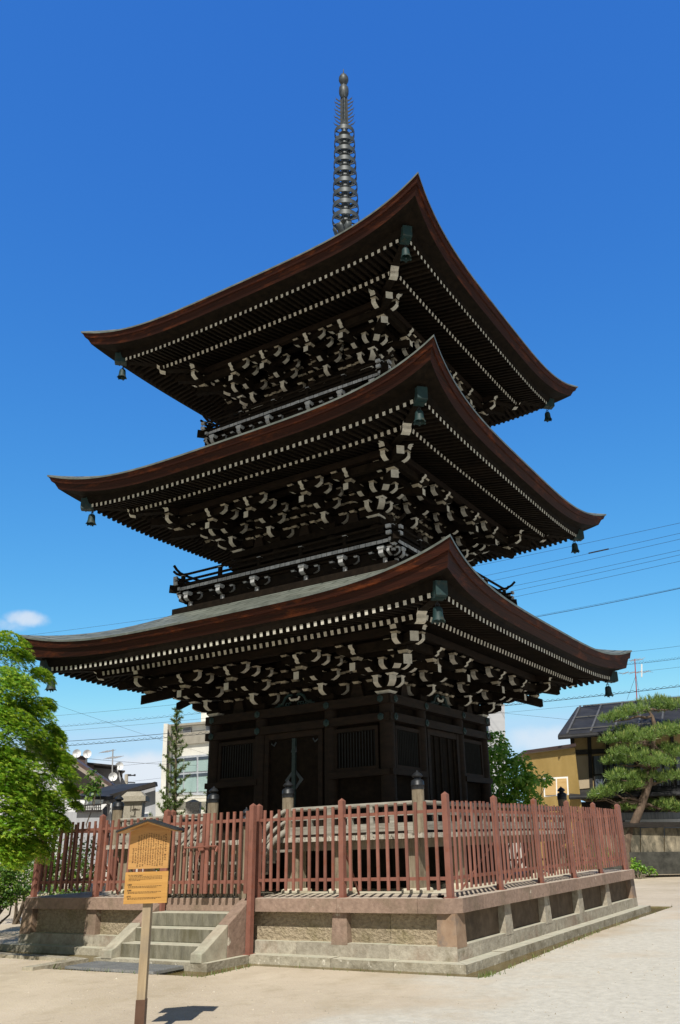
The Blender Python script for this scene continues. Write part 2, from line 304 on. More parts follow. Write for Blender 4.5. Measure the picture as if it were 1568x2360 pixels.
# weeds along the ditch and at the kerb foot
mb = MB(); n = len(ditch_out); wl = leafmat('weed_blade', (.06, .12, .02), (.13, .20, .03), (.25, .27, .08), .3)
for i in range(480):
    k = random.choice([2, 3, 4, 5, 5, 6, 6, 6, 7, 1, 0]); a, b = ditch_out[k % n], ditch_out[(k+1) % n]; t = random.random()
    if random.random() < .75: t = (round(t*9)+random.gauss(0, .12))/9
    x, y = a[0]+(b[0]-a[0])*t+random.gauss(.015, .035), a[1]+(b[1]-a[1])*t-abs(random.gauss(0, .05))+.02
    h = random.uniform(.02, .06)*(1.6 if random.random() < .1 else 1); d = random.random()*6.28; w = .005; l = random.uniform(.2, .9)*h
    mb.add([(x-w*sin(d), y+w*cos(d), -.004), (x+w*sin(d), y-w*cos(d), -.004), (x+l*cos(d), y+l*sin(d), h)], [(0, 1, 2)])
tag(mb.build('weeds', wl, fix=False), kind='stuff')

# ------------------------------------------------------------------ stone platform
PT = .735
plat = thing('stone_platform', 'square pink brown stone platform with cap stones and pilasters under the pagoda', 'platform')
def ring(mb, s0, s1, z0, z1, gaps, jit=0., gap=.004, cham=0., side=False):
    gap = .007
    """stones along the four sides between half sizes s0 (inner) and s1 (outer)"""
    for k in range(4):
        xs = gaps[k]
        for a, b in zip(xs[:-1], xs[1:]):
            dz = random.uniform(-jit, jit); dy = random.uniform(-jit, jit)
            la = a if a > -s1+.01 else None; lb = b if b < s1-.01 else None
            xa0 = a+gap/2 if la is not None else -s1; xa1 = a+gap/2 if la is not None else -s0
            xb0 = b-gap/2 if lb is not None else s1; xb1 = b-gap/2 if lb is not None else s0
            o = [(xa0, -s1-dy), (xb0, -s1-dy), (xb1, -s0), (xa1, -s0)]
            if cham and lb is None: o = [(xa0, -s1-dy), (s1-cham, -s1), (s1-cham*.5, -s1+cham*.5), (s0, -s0), (xa1, -s0)]
            if cham and la is None:
                o = [(-s1+cham*.5, -s1+cham*.5), (-s1+cham, -s1)]+[p for p in o if p != (xa0, -s1-dy)]
            m = len(o); pts = [rz(p, k) for p in o]
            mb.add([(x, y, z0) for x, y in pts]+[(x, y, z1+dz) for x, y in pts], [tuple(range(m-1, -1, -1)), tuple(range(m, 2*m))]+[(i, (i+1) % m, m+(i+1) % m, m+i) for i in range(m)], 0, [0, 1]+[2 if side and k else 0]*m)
def cuts(s, n, inc=()):
    r = [-s]+[-s+2*s*(i+random.uniform(-.18, .18))/n for i in range(1, n)]+[s]; return r
mb = MB(); s = 4.016
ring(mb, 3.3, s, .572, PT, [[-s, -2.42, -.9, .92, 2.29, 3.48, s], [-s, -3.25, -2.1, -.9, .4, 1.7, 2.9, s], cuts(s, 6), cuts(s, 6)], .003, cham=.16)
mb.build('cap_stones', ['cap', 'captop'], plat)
mb = MB(); s = 3.86
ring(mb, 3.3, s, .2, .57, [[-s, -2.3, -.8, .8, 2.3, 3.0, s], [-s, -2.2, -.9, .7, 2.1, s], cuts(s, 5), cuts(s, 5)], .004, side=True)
mb.build('wall_panels', ['panel', 'panel', 'panelshade'], plat)
mb = MB(); s = 3.965
ring(mb, 3.3, s, .06, .222, [[-s, -2.2, -.8, .85, 1.63, 3.02, s], [-s, -3.3, -1.9, -.6, .9, 2.4, s], cuts(s, 6), cuts(s, 6)], .006)
mb.build('plinth_course', ['plinth', 'tread'], plat)
mb = MB(); s = CURB
ring(mb, 3.4, s, -.12, .07, [[-s, -2.4, -1.04, 1.0, 2.3, 3.2, s], [-s, -3.0, -1.2, .3, 1.9, s], cuts(s, 6), cuts(s, 6)], .006)
for xa, xb in ((-1.04, .0), (.0, 1.0)): mb.box(xa+.002, xb-.002, -4.95, -4.155, -.12, .068, 0, [0, 1, 0, 0, 0, 0])
mb.build('kerb_stones', ['kerb', 'tread'], plat)  # paler top colour carries the sunlight on the kerb
mb = MB(); mb.box(-3.32, 3.32, -3.32, 3.32, .3, PT-.004); mb.build('paving', 'paving', plat)
for k, xs in ((0, (-2.32, 2.30)), (1, (-2.38, -.9, .63, 2.16)), (2, (-2.3, -.77, .77, 2.3)), (3, (-2.3, -.77, .77, 2.3))):
    for x in xs:
        mb = MB(); w0, w1 = .125, .105
        mb.hexa([rz((x-w0, -3.965, .2), k), rz((x+w0, -3.965, .2), k), rz((x+w0, -3.85, .2), k), rz((x-w0, -3.85, .2), k)], [rz((x-w1, -3.955, .57), k), rz((x+w1, -3.955, .57), k), rz((x+w1, -3.85, .57), k), rz((x-w1, -3.85, .57), k)])
        mb.build('pilaster', 'plinth' if k else 'cap', plat)
for k in range(4):
    mb = MB(); mb.hexa([rz(p, k) for p in ((3.70, -3.966, .2), (3.966, -3.966, .2), (3.966, -3.70, .2), (3.70, -3.70, .2))], [rz(p, k) for p in ((3.71, -3.957, .57), (3.957, -3.957, .57), (3.957, -3.71, .57), (3.71, -3.71, .57))])
    mb.build('corner_pilaster', pm('mottled_corner_stone', (.25, .165, .115), (.36, .26, .195), (7, 7, 7), 10, .9, .5, stain=((.13, .125, .135), 2.6, .46, .62, .8)), plat)

stairs = thing('stone_stairs', 'grey stone steps with sloping side slabs leading up to the red gate', 'stairs')
for i, (z0, z1, y) in enumerate(((.062, .235, -4.80), (.235, .402, -4.56), (.402, .572, -4.30))):
    mb = MB(); mb.box(-.70, .72, y, -4.02, z0, z1-.001*i, 0, [0, 1, 0, 0, 0, 0])
    o = mb.build('step', ['riser', 'tread'], stairs); bv = o.modifiers.new('b', 'BEVEL'); bv.width = .012; bv.segments = 2
for x0, x1, mt, pr in [(a, b, c, d) for a, b in ((-.90, -.70), (.715, .90)) for c, d in (('step', [(4.96, .06), (4.96, .17), (4.90, .19), (4.475, .455), (4.475, .06)]), ('cap', [(4.468, .06), (4.468, .458), (4.02, .742), (4.02, .06)]))]:
    mb = MB(); mb.prism(pr, ((x0+x1)/2, 0, 0), (0, -1, 0), (0, 0, 1), (1, 0, 0), x1-x0)
    o = mb.build('side_slab', mt, stairs); bv = o.modifiers.new('b', 'BEVEL'); bv.width = .012; bv.segments = 2
mb = MB(); mb.box(.93, 1.35, -4.1, -3.97, .06, .3); 
# steel grate over the ditch
gr = thing('drain_grate', 'flat slotted steel grate over the ditch before the stone stairs', 'grate')
mb = MB(); gx0, gx1, gy0, gy1 = -.95, .62, -5.47, -4.98
for i in range(12):
    y = gy0+(gy1-gy0)*i/11; mb.box(gx0, gx1, y-.008, y+.008, .005, .035)
mb.build('bars', 'steel', gr)
mb = MB()
for i in range(30):
    x = gx0+(gx1-gx0)*i/29; mb.box(x-.005, x+.005, gy0-.012, gy1+.012, -.002, .029)
mb.build('cross_bars', 'steel', gr)
# kerb stone at the left of the ditch
mb = MB(); mb.prism([(-1.45, -5.75), (-1.27, -5.72), (-1.24, -4.86), (-1.6, -4.78), (-4.6, -4.72), (-4.6, -4.9), (-1.5, -4.95)], (0, 0, -.02), (1, 0, 0), (0, 1, 0), (0, 0, 1), .12)
o = mb.build('kerb_edging', 'kerb'); tag(o, 'low mossy kerb stone edging beside the ditch left of the grate', 'kerb')

# ------------------------------------------------------------------ red picket fences
def post_mb(x, y, z0, z1, w=.074):
    m = MB(); h = w/2; t = z1-.035
    m.box(x-h, x+h, y-h, y+h, z0, t); m.add([(x-h, y-h, t), (x+h, y-h, t), (x+h, y+h, t), (x-h, y+h, t), (x, y, z1)], [(0, 1, 4), (1, 2, 4), (2, 3, 4), (3, 0, 4)])
    m.box(x-h-.03, x+h+.03, y-h-.03, y+h+.03, z0-.004, z0+.006); return m
def fence(k, us, label, ends=(1, 1)):
    """run along side k with posts at lateral positions us"""
    t = thing('picket_fence', label, 'fence', rz((0, -3.86, PT), k), 'red steel picket fences on the platform edge', k*pi/2)
    for i, u in enumerate(us):
        if (i == 0 and not ends[0]) or (i == len(us)-1 and not ends[1]): continue
        post_mb(u, 0, 0, 1.222).build('fence_post', 'red', t)
    for a, b in zip(us[:-1], us[1:]):
        m = MB(); n = 11 if b-a > 1.3 else max(2, round((b-a)/.13))
        for z in (.215, .995): m.box(a+.02, b-.02, -.018, .018, z-.019, z+.019)
        for i in range(1, n):
            u = a+(b-a)*i/n; j = random.uniform(-.004, .004)
            h_ = .0195; t_ = 1.118+random.uniform(-.009, .009); l_ = random.gauss(0, .005); y_ = random.gauss(0, .002)
            m.hexa([(u-h_+j, -.040, .083), (u+h_+j, -.040, .083), (u+h_+j, -.019, .083), (u-h_+j, -.019, .083)], [(u-h_+j+l_, -.040+y_, t_), (u+h_+j+l_, -.040+y_, t_), (u+h_+j+l_, -.019+y_, t_), (u-h_+j+l_, -.019+y_, t_)])
        m.build('picket_panel', 'red', t)
    for u in us[1:-1]:
        m = MB(); m.bar((u, .03, .62), (u-.1, .55, .0), .022, .022); m.build('brace', 'red', t)
    return t
fence(0, [.86, 2.29, 3.86], 'red picket fence on the front edge right of the gate')
fence(0, [-3.86, -2.376, -.83], 'red picket fence on the front edge left of the gate, half in maple shade')
fence(1, [-3.86, -2.35, -.81, .72, 2.2, 3.76], 'long red picket fence along the right side of the platform', (0, 1))
fence(3, [-3.76, -2.25, -.75, .75, 2.25, 3.86], 'red picket fence along the left side of the platform behind the maple', (0, 0))
fence(2, [-3.86, -2.3, -.77, .77, 2.3, 3.76], 'red picket fence along the far side of the platform behind the pagoda', (1, 0))
gate = thing('fence_gate', 'red double gate of pickets standing before the stone stairs', 'gate', (0, -4.1, 0))
for x in (-.70, .95): post_mb(x, 0, .07, 1.955).build('gate_post', 'red', gate)
for a, b in ((-.655, .11), (.125, .905)):
    m = MB()
    for z in (.945, 1.735): m.box(a, b, -.016, .016, z-.021, z+.021)
    n = 7
    for i in range(n):
        u = a+.022+(b-a-.044)*i/(n-1); w = .028 if i in (0, n-1) else .019
        if (a < 0 and i == n-1) or (a > 0 and i == 0): w = .034
        m.box(u-w, u+w, -.043, -.017, .80, 1.855)
    m.build('gate_leaf', 'red', gate)
m = MB(); m.tube([(-.25, -.07, 1.40), (.36, -.07, 1.415)], .011); m.bar((-.25, -.045, 1.4), (-.25, -.075, 1.33), .025, .025); m.bar((.36, -.045, 1.41), (.36, -.075, 1.34), .025, .025)
m.bar((.06, -.06, 1.43), (.02, -.085, 1.20), .03, .02); m.box(.02, .12, -.075, -.044, 1.36, 1.46); m.build('latch', 'red', gate)

# ------------------------------------------------------------------ pagoda
pg = thing('pagoda', 'dark three storey timber pagoda with upswept roofs, white bracket ends and a bronze spire', 'pagoda')
ZB = (3.65, 6.91, 10.29); WL = (1.85, 1.62, 1.40)
def masu(mb, x, y, z, s, h, m=0, wm=2):
    t = s/2; b = s*.34; zm = z+h*.45
    a = [(x-b, y-b, z), (x+b, y-b, z), (x+b, y+b, z), (x-b, y+b, z)]; c = [(x-t, y-t, zm), (x+t, y-t, zm), (x+t, y+t, zm), (x-t, y+t, zm)]
    mb.hexa(a, c, m, [m, m, wm, wm, wm, wm]); d = [(p[0], p[1], z+h) for p in c]
    mb.hexa([(p[0], p[1], zm) for p in c], d, m, [m]*6)
def arm(mb, o, d, a0, a1, z0, h, w=.095, both=False, c=.125):
    """bracket arm from a0 to a1 along d with a curved white underside at the tip"""
    A = Vector((d[0], d[1], 0)).normalized(); E = Vector((-A.y, A.x, 0))
    tip = [(-c, 0), (-c*.60, h*.09), (-c*.28, h*.25), (-c*.05, h*.42), (0, h*.5), (0, h)]
    pr = []; em = {}
    if both:
        L = [(a0-x, z0+z) for x, z in tip][::-1]; pr += L
        for i in range(5): em[i] = 1
    else: pr += [(a0, z0+h), (a0, z0)]
    k = len(pr); pr += [(a1+x, z0+z) for x, z in tip]
    for i in range(k, k+5): em[i] = 1
    mb.prism(pr, (o[0], o[1], 0), A, (0, 0, 1), E, w, 0, em)
def odaruki(mb, o, d, a0, a1, zend, slope=.33, w=.105, h=.125, sori=.02):
    A = Vector((d[0], d[1], 0)).normalized(); E = Vector((-A.y, A.x, 0)); am = (a0+a1)/2+.15
    z = lambda a: zend+slope*(a1-a)-sori*(0 if a >= a1 else 1)
    top = [(a1, zend+h/2), (am, z(am)+h/2), (a0, z(a0)+h/2)]; bot = [(a0, z(a0)-h/2), (am, z(am)-h/2), (a1, zend-h/2)]
    mb.prism(bot+top, (o[0], o[1], 0), A, (0, 0, 1), E, w, 0, {2: 1})
    # thin pale line under the end
def nose(mb, o, d, a, z, w=.075, sc=1.):
    A = Vector((d[0], d[1], 0)).normalized(); E = Vector((-A.y, A.x, 0))
    pr = [(-.16, -.02), (-.02, -.045), (.03, -.02), (.03, .02), (.085, .045), (.10, .085), (.05, .11), (-.16, .08)]
    mb.prism([(a+x*sc, z+y*sc) for x, y in pr], (o[0], o[1], 0), A, (0, 0, 1), E, w, 0, {1: 1, 2: 1, 3: 1, 4: 1, 5: 1})
FR, RGT = (0, -1), (1, 0)
def cluster():
    mb = MB()
    masu(mb, 0, 0, 0, .25, .125, 0, 0)
    arm(mb, (0, 0), FR, -.08, .33, .10, .148); arm(mb, (0, 0), RGT, -.345, .345, .10, .148, both=True)
    masu(mb, 0, -.285, .247, .13, .07, 0, 1)
    for x in (-.295, .295): masu(mb, x, -.002, .247, .13, .07)
    arm(mb, (0, 0), FR, -.08, .60, .315, .14); arm(mb, (0, -.29), RGT, -.345, .345, .317, .138, both=True)
    for x in (-.295, 0, .295): masu(mb, x, -.292, .455, .13, .07)
    arm(mb, (0, 0), RGT, -.41, .41, .318, .136, .085, both=True)
    for x in (-.365, .365): masu(mb, x, -.004, .456, .12, .065)
    arm(mb, (0, -.29), RGT, -.41, .41, .527, .13, .085, both=True)
    for x in (-.365, .365): masu(mb, x, -.294, .659, .12, .06)
    odaruki(mb, (0, 0), FR, -.1, 1.02, .31)
    nose(mb, (-.17, 0), FR, .52, .62, .05, .8); nose(mb, (.17, 0), FR, .52, .62, .05, .8)
    arm(mb, (0, -.58), RGT, -.345, .345, .525, .135, both=True)
    for x in (-.295, .295): masu(mb, x, -.582, .660, .125, .06)
    masu(mb, 0, -.88, .425, .15, .11)
    nose(mb, (0, 0), FR, .98, .56)
    arm(mb, (0, -.90), RGT, -.37, .37, .53, .14, both=True)
    for x in (-.32, 0, .32): masu(mb, x, -.902, .67, .125, .072)
    return mb.mesh('bracket_cluster', ['wood', 'white', 'masuw'], fix=True)
def corner_cluster():
    mb = MB(); DG = (1, -1); q = sqrt(2)
    masu(mb, 0, 0, 0, .28, .125, 0, 1)
    for d, l in ((FR, (-1, 0)), (RGT, (0, 1))):
        e_ = .0015 if d == RGT else 0
        arm(mb, (0, 0), d, -.34, .33, .10+e_, .148); masu(mb, d[0]*.285, d[1]*.285, .247, .13, .07, 0, 1)
        masu(mb, -d[0]*.29, -d[1]*.29, .247, .13, .07)
        arm(mb, (0, 0), d, -.08, .60, .315+e_, .14); masu(mb, d[0]*.57, d[1]*.57, .456, .12, .07)
        for off, z, h in ((.29, .317, .138), (.58, .525, .135), (.90, .53, .14)):
            ox, oy = d[0]*off, d[1]*off
            arm(mb, (ox, oy), (-l[0], -l[1]), -.36, off+.33, z+e_, h, both=True)
            for u in (-.31, off, off+.28): masu(mb, ox-l[0]*u, oy-l[1]*u, z+h+e_, .125, .07)
        odaruki(mb, (0, 0), d, -.1, 1.02, .31); masu(mb, d[0]*.88, d[1]*.88, .425, .15, .11)
        nose(mb, (0, 0), d, .98, .56)
    arm(mb, (0, 0), DG, -.1, .33*q, .098, .15, .12, c=.17); masu(mb, .30, -.30, .247, .16, .07, 0, 1)
    arm(mb, (0, 0), DG, -.1, .60*q, .313, .142, .12, c=.17); masu(mb, .57, -.57, .456, .16, .075)
    odaruki(mb, (0, 0), DG, -.1, .986*q, .31, .26, .135, .15)
    masu(mb, .88, -.88, .42, .17, .10)
    odaruki(mb, (0, 0), DG, .3, 1.276*q, .567, .16, .135, .15)
    nose(mb, (0, 0), DG, .70*q, .50, .10, 1.3)
    return mb.mesh('corner_bracket_cluster', ['wood', 'white', 'masuw'], fix=True)
CL, CC = cluster(), corner_cluster()

def lerp(a, b, t): return a+(b-a)*t
RF = [dict(top=((4.25, 4.76), (4.44, 5.112)), bot=((4.11, 4.535), (4.315, 4.735)), row=(4.036, 4.39, 4.505), inn=(3.416, 4.40, 4.425), hi=(2.30, 5.72)),
      dict(top=((4.09, 7.955), (4.338, 8.352)), bot=((3.95, 7.735), (4.185, 8.085)), row=(3.779, 7.625, 7.755), inn=(3.207, 7.66, 7.69), hi=(2.08, 9.22)),
      dict(top=((3.92, 11.42), (4.146, 11.793)), bot=((3.78, 11.19), (3.995, 11.52)), row=(3.548, 11.055, 11.19), inn=(2.964, 11.045, 11.09), hi=(.36, 14.25))]
TS = [-1+2*i/48 for i in range(49)]
def prow(mid, tip, k=4):
    """profile point swept along the front side with upswept, outswept corners"""
    out = []
    for t in TS:
        c = abs(t)**k; s_ = lerp(mid[0], tip[0], c); out.append((t*tip[0], -s_, lerp(mid[1], tip[1], c)))
    return out
for st in range(3):
    R = RF[st]; w = WL[st]; zb = ZB[st]
    roof = link('roof', None, pg, (0, 0, 0))
    (tm, tt), (bm_, bt) = R['top'], R['bot']; rs, rzm, rzt = R['row']; is_, izm, izt = R['inn']
    # bark edge band in two steps, with the soffit of the eave board
    mb = MB()
    f = .56
    m1 = (lerp(bm_[0], tm[0], f)-.012, lerp(bm_[1], tm[1], f)); t1 = (lerp(bt[0], tt[0], f)-.012, lerp(bt[1], tt[1], f))
    m2 = (m1[0]+.03, m1[1]+.004); t2 = (t1[0]+.03, t1[1]+.004)
    k0 = ((rs+.02, rzm+.034), (rs+.03, rzt+.04)); k1 = ((rs+.045, rzm+.10), (rs+.075, rzt+.20))
    rows = [prow(*p) for p in ((bm_, bt), (m1, t1))]; mb.grid(rows)
    rows = [prow(*p) for p in ((m2, t2), (tm, tt))]; mb.grid(rows, 1); mb.grid([prow(m1, t1), prow(m2, t2)], 1)
    rot4('eave_edge', mb.mesh('eave_edge', ['bark', 'bark2'], True), roof)
    mb = MB(); inner = ((rs-.10, rzm+.034), (rs-.10, rzt+.04))
    mb.grid([prow(*inner), prow(*k0), prow(*k1)]); mb.grid([prow(*k1), prow(lerp(k1[0][0], bm_[0], .55), 0) if False else prow(bm_, bt)])
    rot4('eave_board', mb.mesh('eave_board', ['wood'], True), roof)
    # copper covering with lip
    mb = MB(); l0 = ((tm[0]+.015, tm[1]-.012), (tt[0]+.015, tt[1]-.012)); l1 = ((tm[0]+.018, tm[1]+.022), (tt[0]+.018, tt[1]+.022))
    mb.grid([prow(tm, tt), prow(*l0), prow(*l1)], 1)
    rows = []; hs, hz = R['hi']
    for j in range(13):
        v = j/12; row = []
        for t in TS:
            c = abs(t)**4; se = lerp(l1[0][0], l1[1][0], c); ze = lerp(l1[0][1], l1[1][1], c)
            x = t*lerp(l1[1][0], hs, v); y = -lerp(se, hs, v); zz = l1[0][1]+(hz-l1[0][1])*(.62*v+.38*v*v)+(ze-l1[0][1])*(1-v)**2.2
            row.append((x, y, zz))
        rows.append(row)
    mb.uv = {}; base = len(mb.v)
    for j, row in enumerate(rows):
        for i, p in enumerate(row): mb.uv[base+j*len(row)+i] = (p[0], -p[1]*1.15+abs(TS[i])**3*.0)
    mb.grid(rows, 0)
    rot4('roof_cover', mb.mesh('roof_cover', ['copper', 'lip'], True), roof)
    # rafters: two rows of white ended timbers per side
    rise = lambda u, S_, a, b: lerp(a, b, min(1, abs(u)/S_)**4)
    nr = int(is_/.127)
    mb = MB()
    for i in range(-nr, nr+1):
        u = (i+.5)*.127
        if abs(u) > is_-.06: continue
        z1 = rise(u, is_, izm, izt); si = max(w-.1, abs(u)); L_ = is_-si
        if L_ < .03: continue
        mb.bar((u, -si, z1+.27*L_), (u, -is_, z1), .056, .075, endm=1)
    rot4('base_rafter_row', mb.mesh('base_rafter_row', ['wood', 'white'], fix=True), roof)
    nr = int(rs/.127); mb = MB()
    for i in range(-nr, nr+1):
        u = (i+.5)*.127
        if abs(u) > rs-.08: continue
        z1 = rise(u, rs, rzm, rzt); si = max(is_-.12, abs(u)); L_ = rs-si
        if L_ < .03: continue
        zi = z1+.15*L_+.0*L_
        mb.bar((u, -si, zi), (u, -rs, z1), .053, .068, endm=1)
    rot4('flying_rafter_row', mb.mesh('flying_rafter_row', ['wood', 'white'], fix=True), roof)
    # boards above the rafters and the ledge between the two rows
    mb = MB()
    def rr(s_, z0, z1, S_): return [(t*s_, -s_, lerp(z0, z1, abs(t)**4)) for t in TS]
    mb.grid([rr(w-.12, izm+.27*(is_-w+.12)+.04, izm+.27*(is_-w+.12)+.04, 1), rr(is_-.05, izm+.052, izt+.052, 1)])
    mb.grid([rr(is_-.12, rzm+.15*(rs-is_+.12)+.036, rzt+.15*(rs-is_+.12)+.0, 1), rr(rs-.02, rzm+.036, rzt+.036, 1)])
    rot4('soffit', mb.mesh('soffit', ['wood'], True), roof)
    mb = MB()
    a0, a1 = is_-.10, is_-.015
    mb.grid([rr(a0, izm+.038, izt+.038, 1), rr(a1, izm+.036, izt+.036, 1), rr(a1, izm+.095, izt+.115, 1), rr(a0, izm+.095, izt+.115, 1)])
    rot4('rafter_ledge', mb.mesh('rafter_ledge', ['wood'], True), roof)
    # purlin with carved white ends past the corner
    ps = w+.90; mb = MB(); mb.box(-ps-.22, ps+.22, -ps-.055, -ps+.055, zb+.742, zb+.87)
    for sg in (-1, 1):
        pr = [(ps+.22, .742), (ps+.30, .70), (ps+.345, .745), (ps+.36, .79), (ps+.42, .81), (ps+.44, .86), (ps+.50, .90), (ps+.51, .93), (ps+.22, .93)]
        mb.prism([(a, zb+b) for a, b in pr], (0, -ps, 0), (sg, 0, 0), (0, 0, 1), (0, 1, 0), .108, 0, {i: 1 for i in range(0, 7)})
    for k, o in enumerate(rot4('eave_purlin', mb.mesh('eave_purlin', ['woodw', 'white'], fix=True), roof)):
        if k % 2: o.location.z = .002
    # hip rafters
    for k in range(4):
        mb = MB(); q = sqrt(2)
        d = Vector((1, -1, 0)).normalized(); E = Vector((1, 1, 0)).normalized()
        mb.bar((w-.1, -w+.1, izm+.27*(is_-w)+.02), (is_-.03, -is_+.03, izt+.02), .15, .2)
        mb.bar((is_-.2, -is_+.2, rzt+.06), (rs-.03, -rs+.03, rzt+.03), .14, .17)
        pr = [(-.10, -.13), (.0, -.12), (.03, -.08), (.03, -.02), (.085, .01), (.10, .05), (.10, .10), (-.10, .12)]
        mb.prism([(is_*q-.03+a, izt+.03+b) for a, b in pr], (0, 0, 0), d, (0, 0, 1), E, .152, 0, {i: 1 for i in range(0, 6)})
        mb.build('hip_rafter', ['wood', 'white'], roof, rotz=k*pi/2)
        mb = MB(); c = Vector((rs+.02, -rs-.02, rzt+.025))
        mb.prism([(-.16, -.105), (.07, -.105), (.085, -.09), (.085, .11), (-.16, .125)], c, d, (0, 0, 1), E, .165)
        mb.prism([(-.02, -.115), (.0, -.115), (.0, .13), (-.02, .13)], c, d, (0, 0, 1), E, .174)
        mb.build('hip_end_fitting', 'verd', roof, rotz=k*pi/2)
    # long bracket beams and rows of small blocks on the wall plane
    mb = MB(); e = .42
    mb.box(-w+.1, w-.1, -w+.04, -w+.12, zb-.02, zb+1.05)          # wall behind
    mb.box(-w-e, w+e, -w-.06, -w+.05, zb+.326, zb+.43); mb.box(-w-e, w+e, -w-.06, -w+.05, zb+.52, zb+.62); mb.box(-w-.3, w+.3, -w-.06, -w+.05, zb+.72, zb+.83)
    for off, z in ((.58, .718),): mb.box(-w-off-.25, w+off+.25, -w-off-.042, -w-off+.042, zb+z, zb+z+.095)
    xs = (-.65, .65) if st else (-.75, .75)
    cols = [-w, xs[0]*(w/1.62 if st == 2 else 1), xs[1]*(w/1.62 if st == 2 else 1), w]
    bl = []
    for a, b in zip(cols[:-1], cols[1:]):
        n_ = 5 if b-a > 1.2 else 3
        bl += [a+(b-a)*(i+1)/(n_+1) for i in range(n_)]
    for x in bl:
        for z in (.24, .435, .628): masu(mb, x, -w-.03, zb+z, .125, .084)
    for k, o in enumerate(rot4('bracket_beams', mb.mesh('bracket_beams', ['wood', 'white', 'masuw'], fix=True), pg)):
        if k % 2: o.location.z = .003
    # struts between the clusters
    for k in range(4):
        for a, b in zip(cols[:-1], cols[1:]):
            x = (a+b)/2; mb = MB()
            if st == 0 and abs(x) < .1:
                # frog leg strut with green carving
                for sg in (-1, 1):
                    mb.tube([(x+sg*.05, -w-.055, zb+.2), (x+sg*.12, -w-.06, zb+.215), (x+sg*.2, -w-.06, zb+.17), (x+sg*.25, -w-.06, zb+.08), (x+sg*.36, -w-.06, zb+.035), (x+sg*.44, -w-.055, zb+.03)], [.022, .026, .026, .024, .02, .01], 6, 1)
                    mb.tube([(x+sg*.02, -w-.06, zb+.11), (x+sg*.08, -w-.065, zb+.12), (x+sg*.11, -w-.065, zb+.165)], .018, 6, 2)
                    for i in range(5):
                        t = i*1.1; mb.tube([(x+sg*(.10+.06*i)+.03*cos(t+j*.9), -w-.062, zb+.05+.028*sin(t+j*.9)) for j in range(6)], .011, 5, 1)
                mb.bar((x-.08, -w-.06, zb+.12), (x+.08, -w-.06, zb+.12), .03, .03, 2)
                mb.build('frog_leg_strut', ['wood', 'verd', 'white'], pg, rotz=k*pi/2)
            else:
                mb.hexa([(x-.14, -w-.045, zb+.0), (x+.14, -w-.045, zb), (x+.14, -w+.04, zb), (x-.14, -w+.04, zb)], [(x-.075, -w-.045, zb+.235), (x+.075, -w-.045, zb+.235), (x+.075, -w+.04, zb+.235), (x-.075, -w+.04, zb+.235)])
                mb.build('bracket_strut', 'woodw', pg, rotz=k*pi/2)
    for k in range(4):
        for x in cols[1:3]: link('bracket_cluster', CL, pg, rz((x, -w, zb), k), k*pi/2)
        link('corner_bracket_cluster', CC, pg, rz((w, -w, zb), k), k*pi/2)

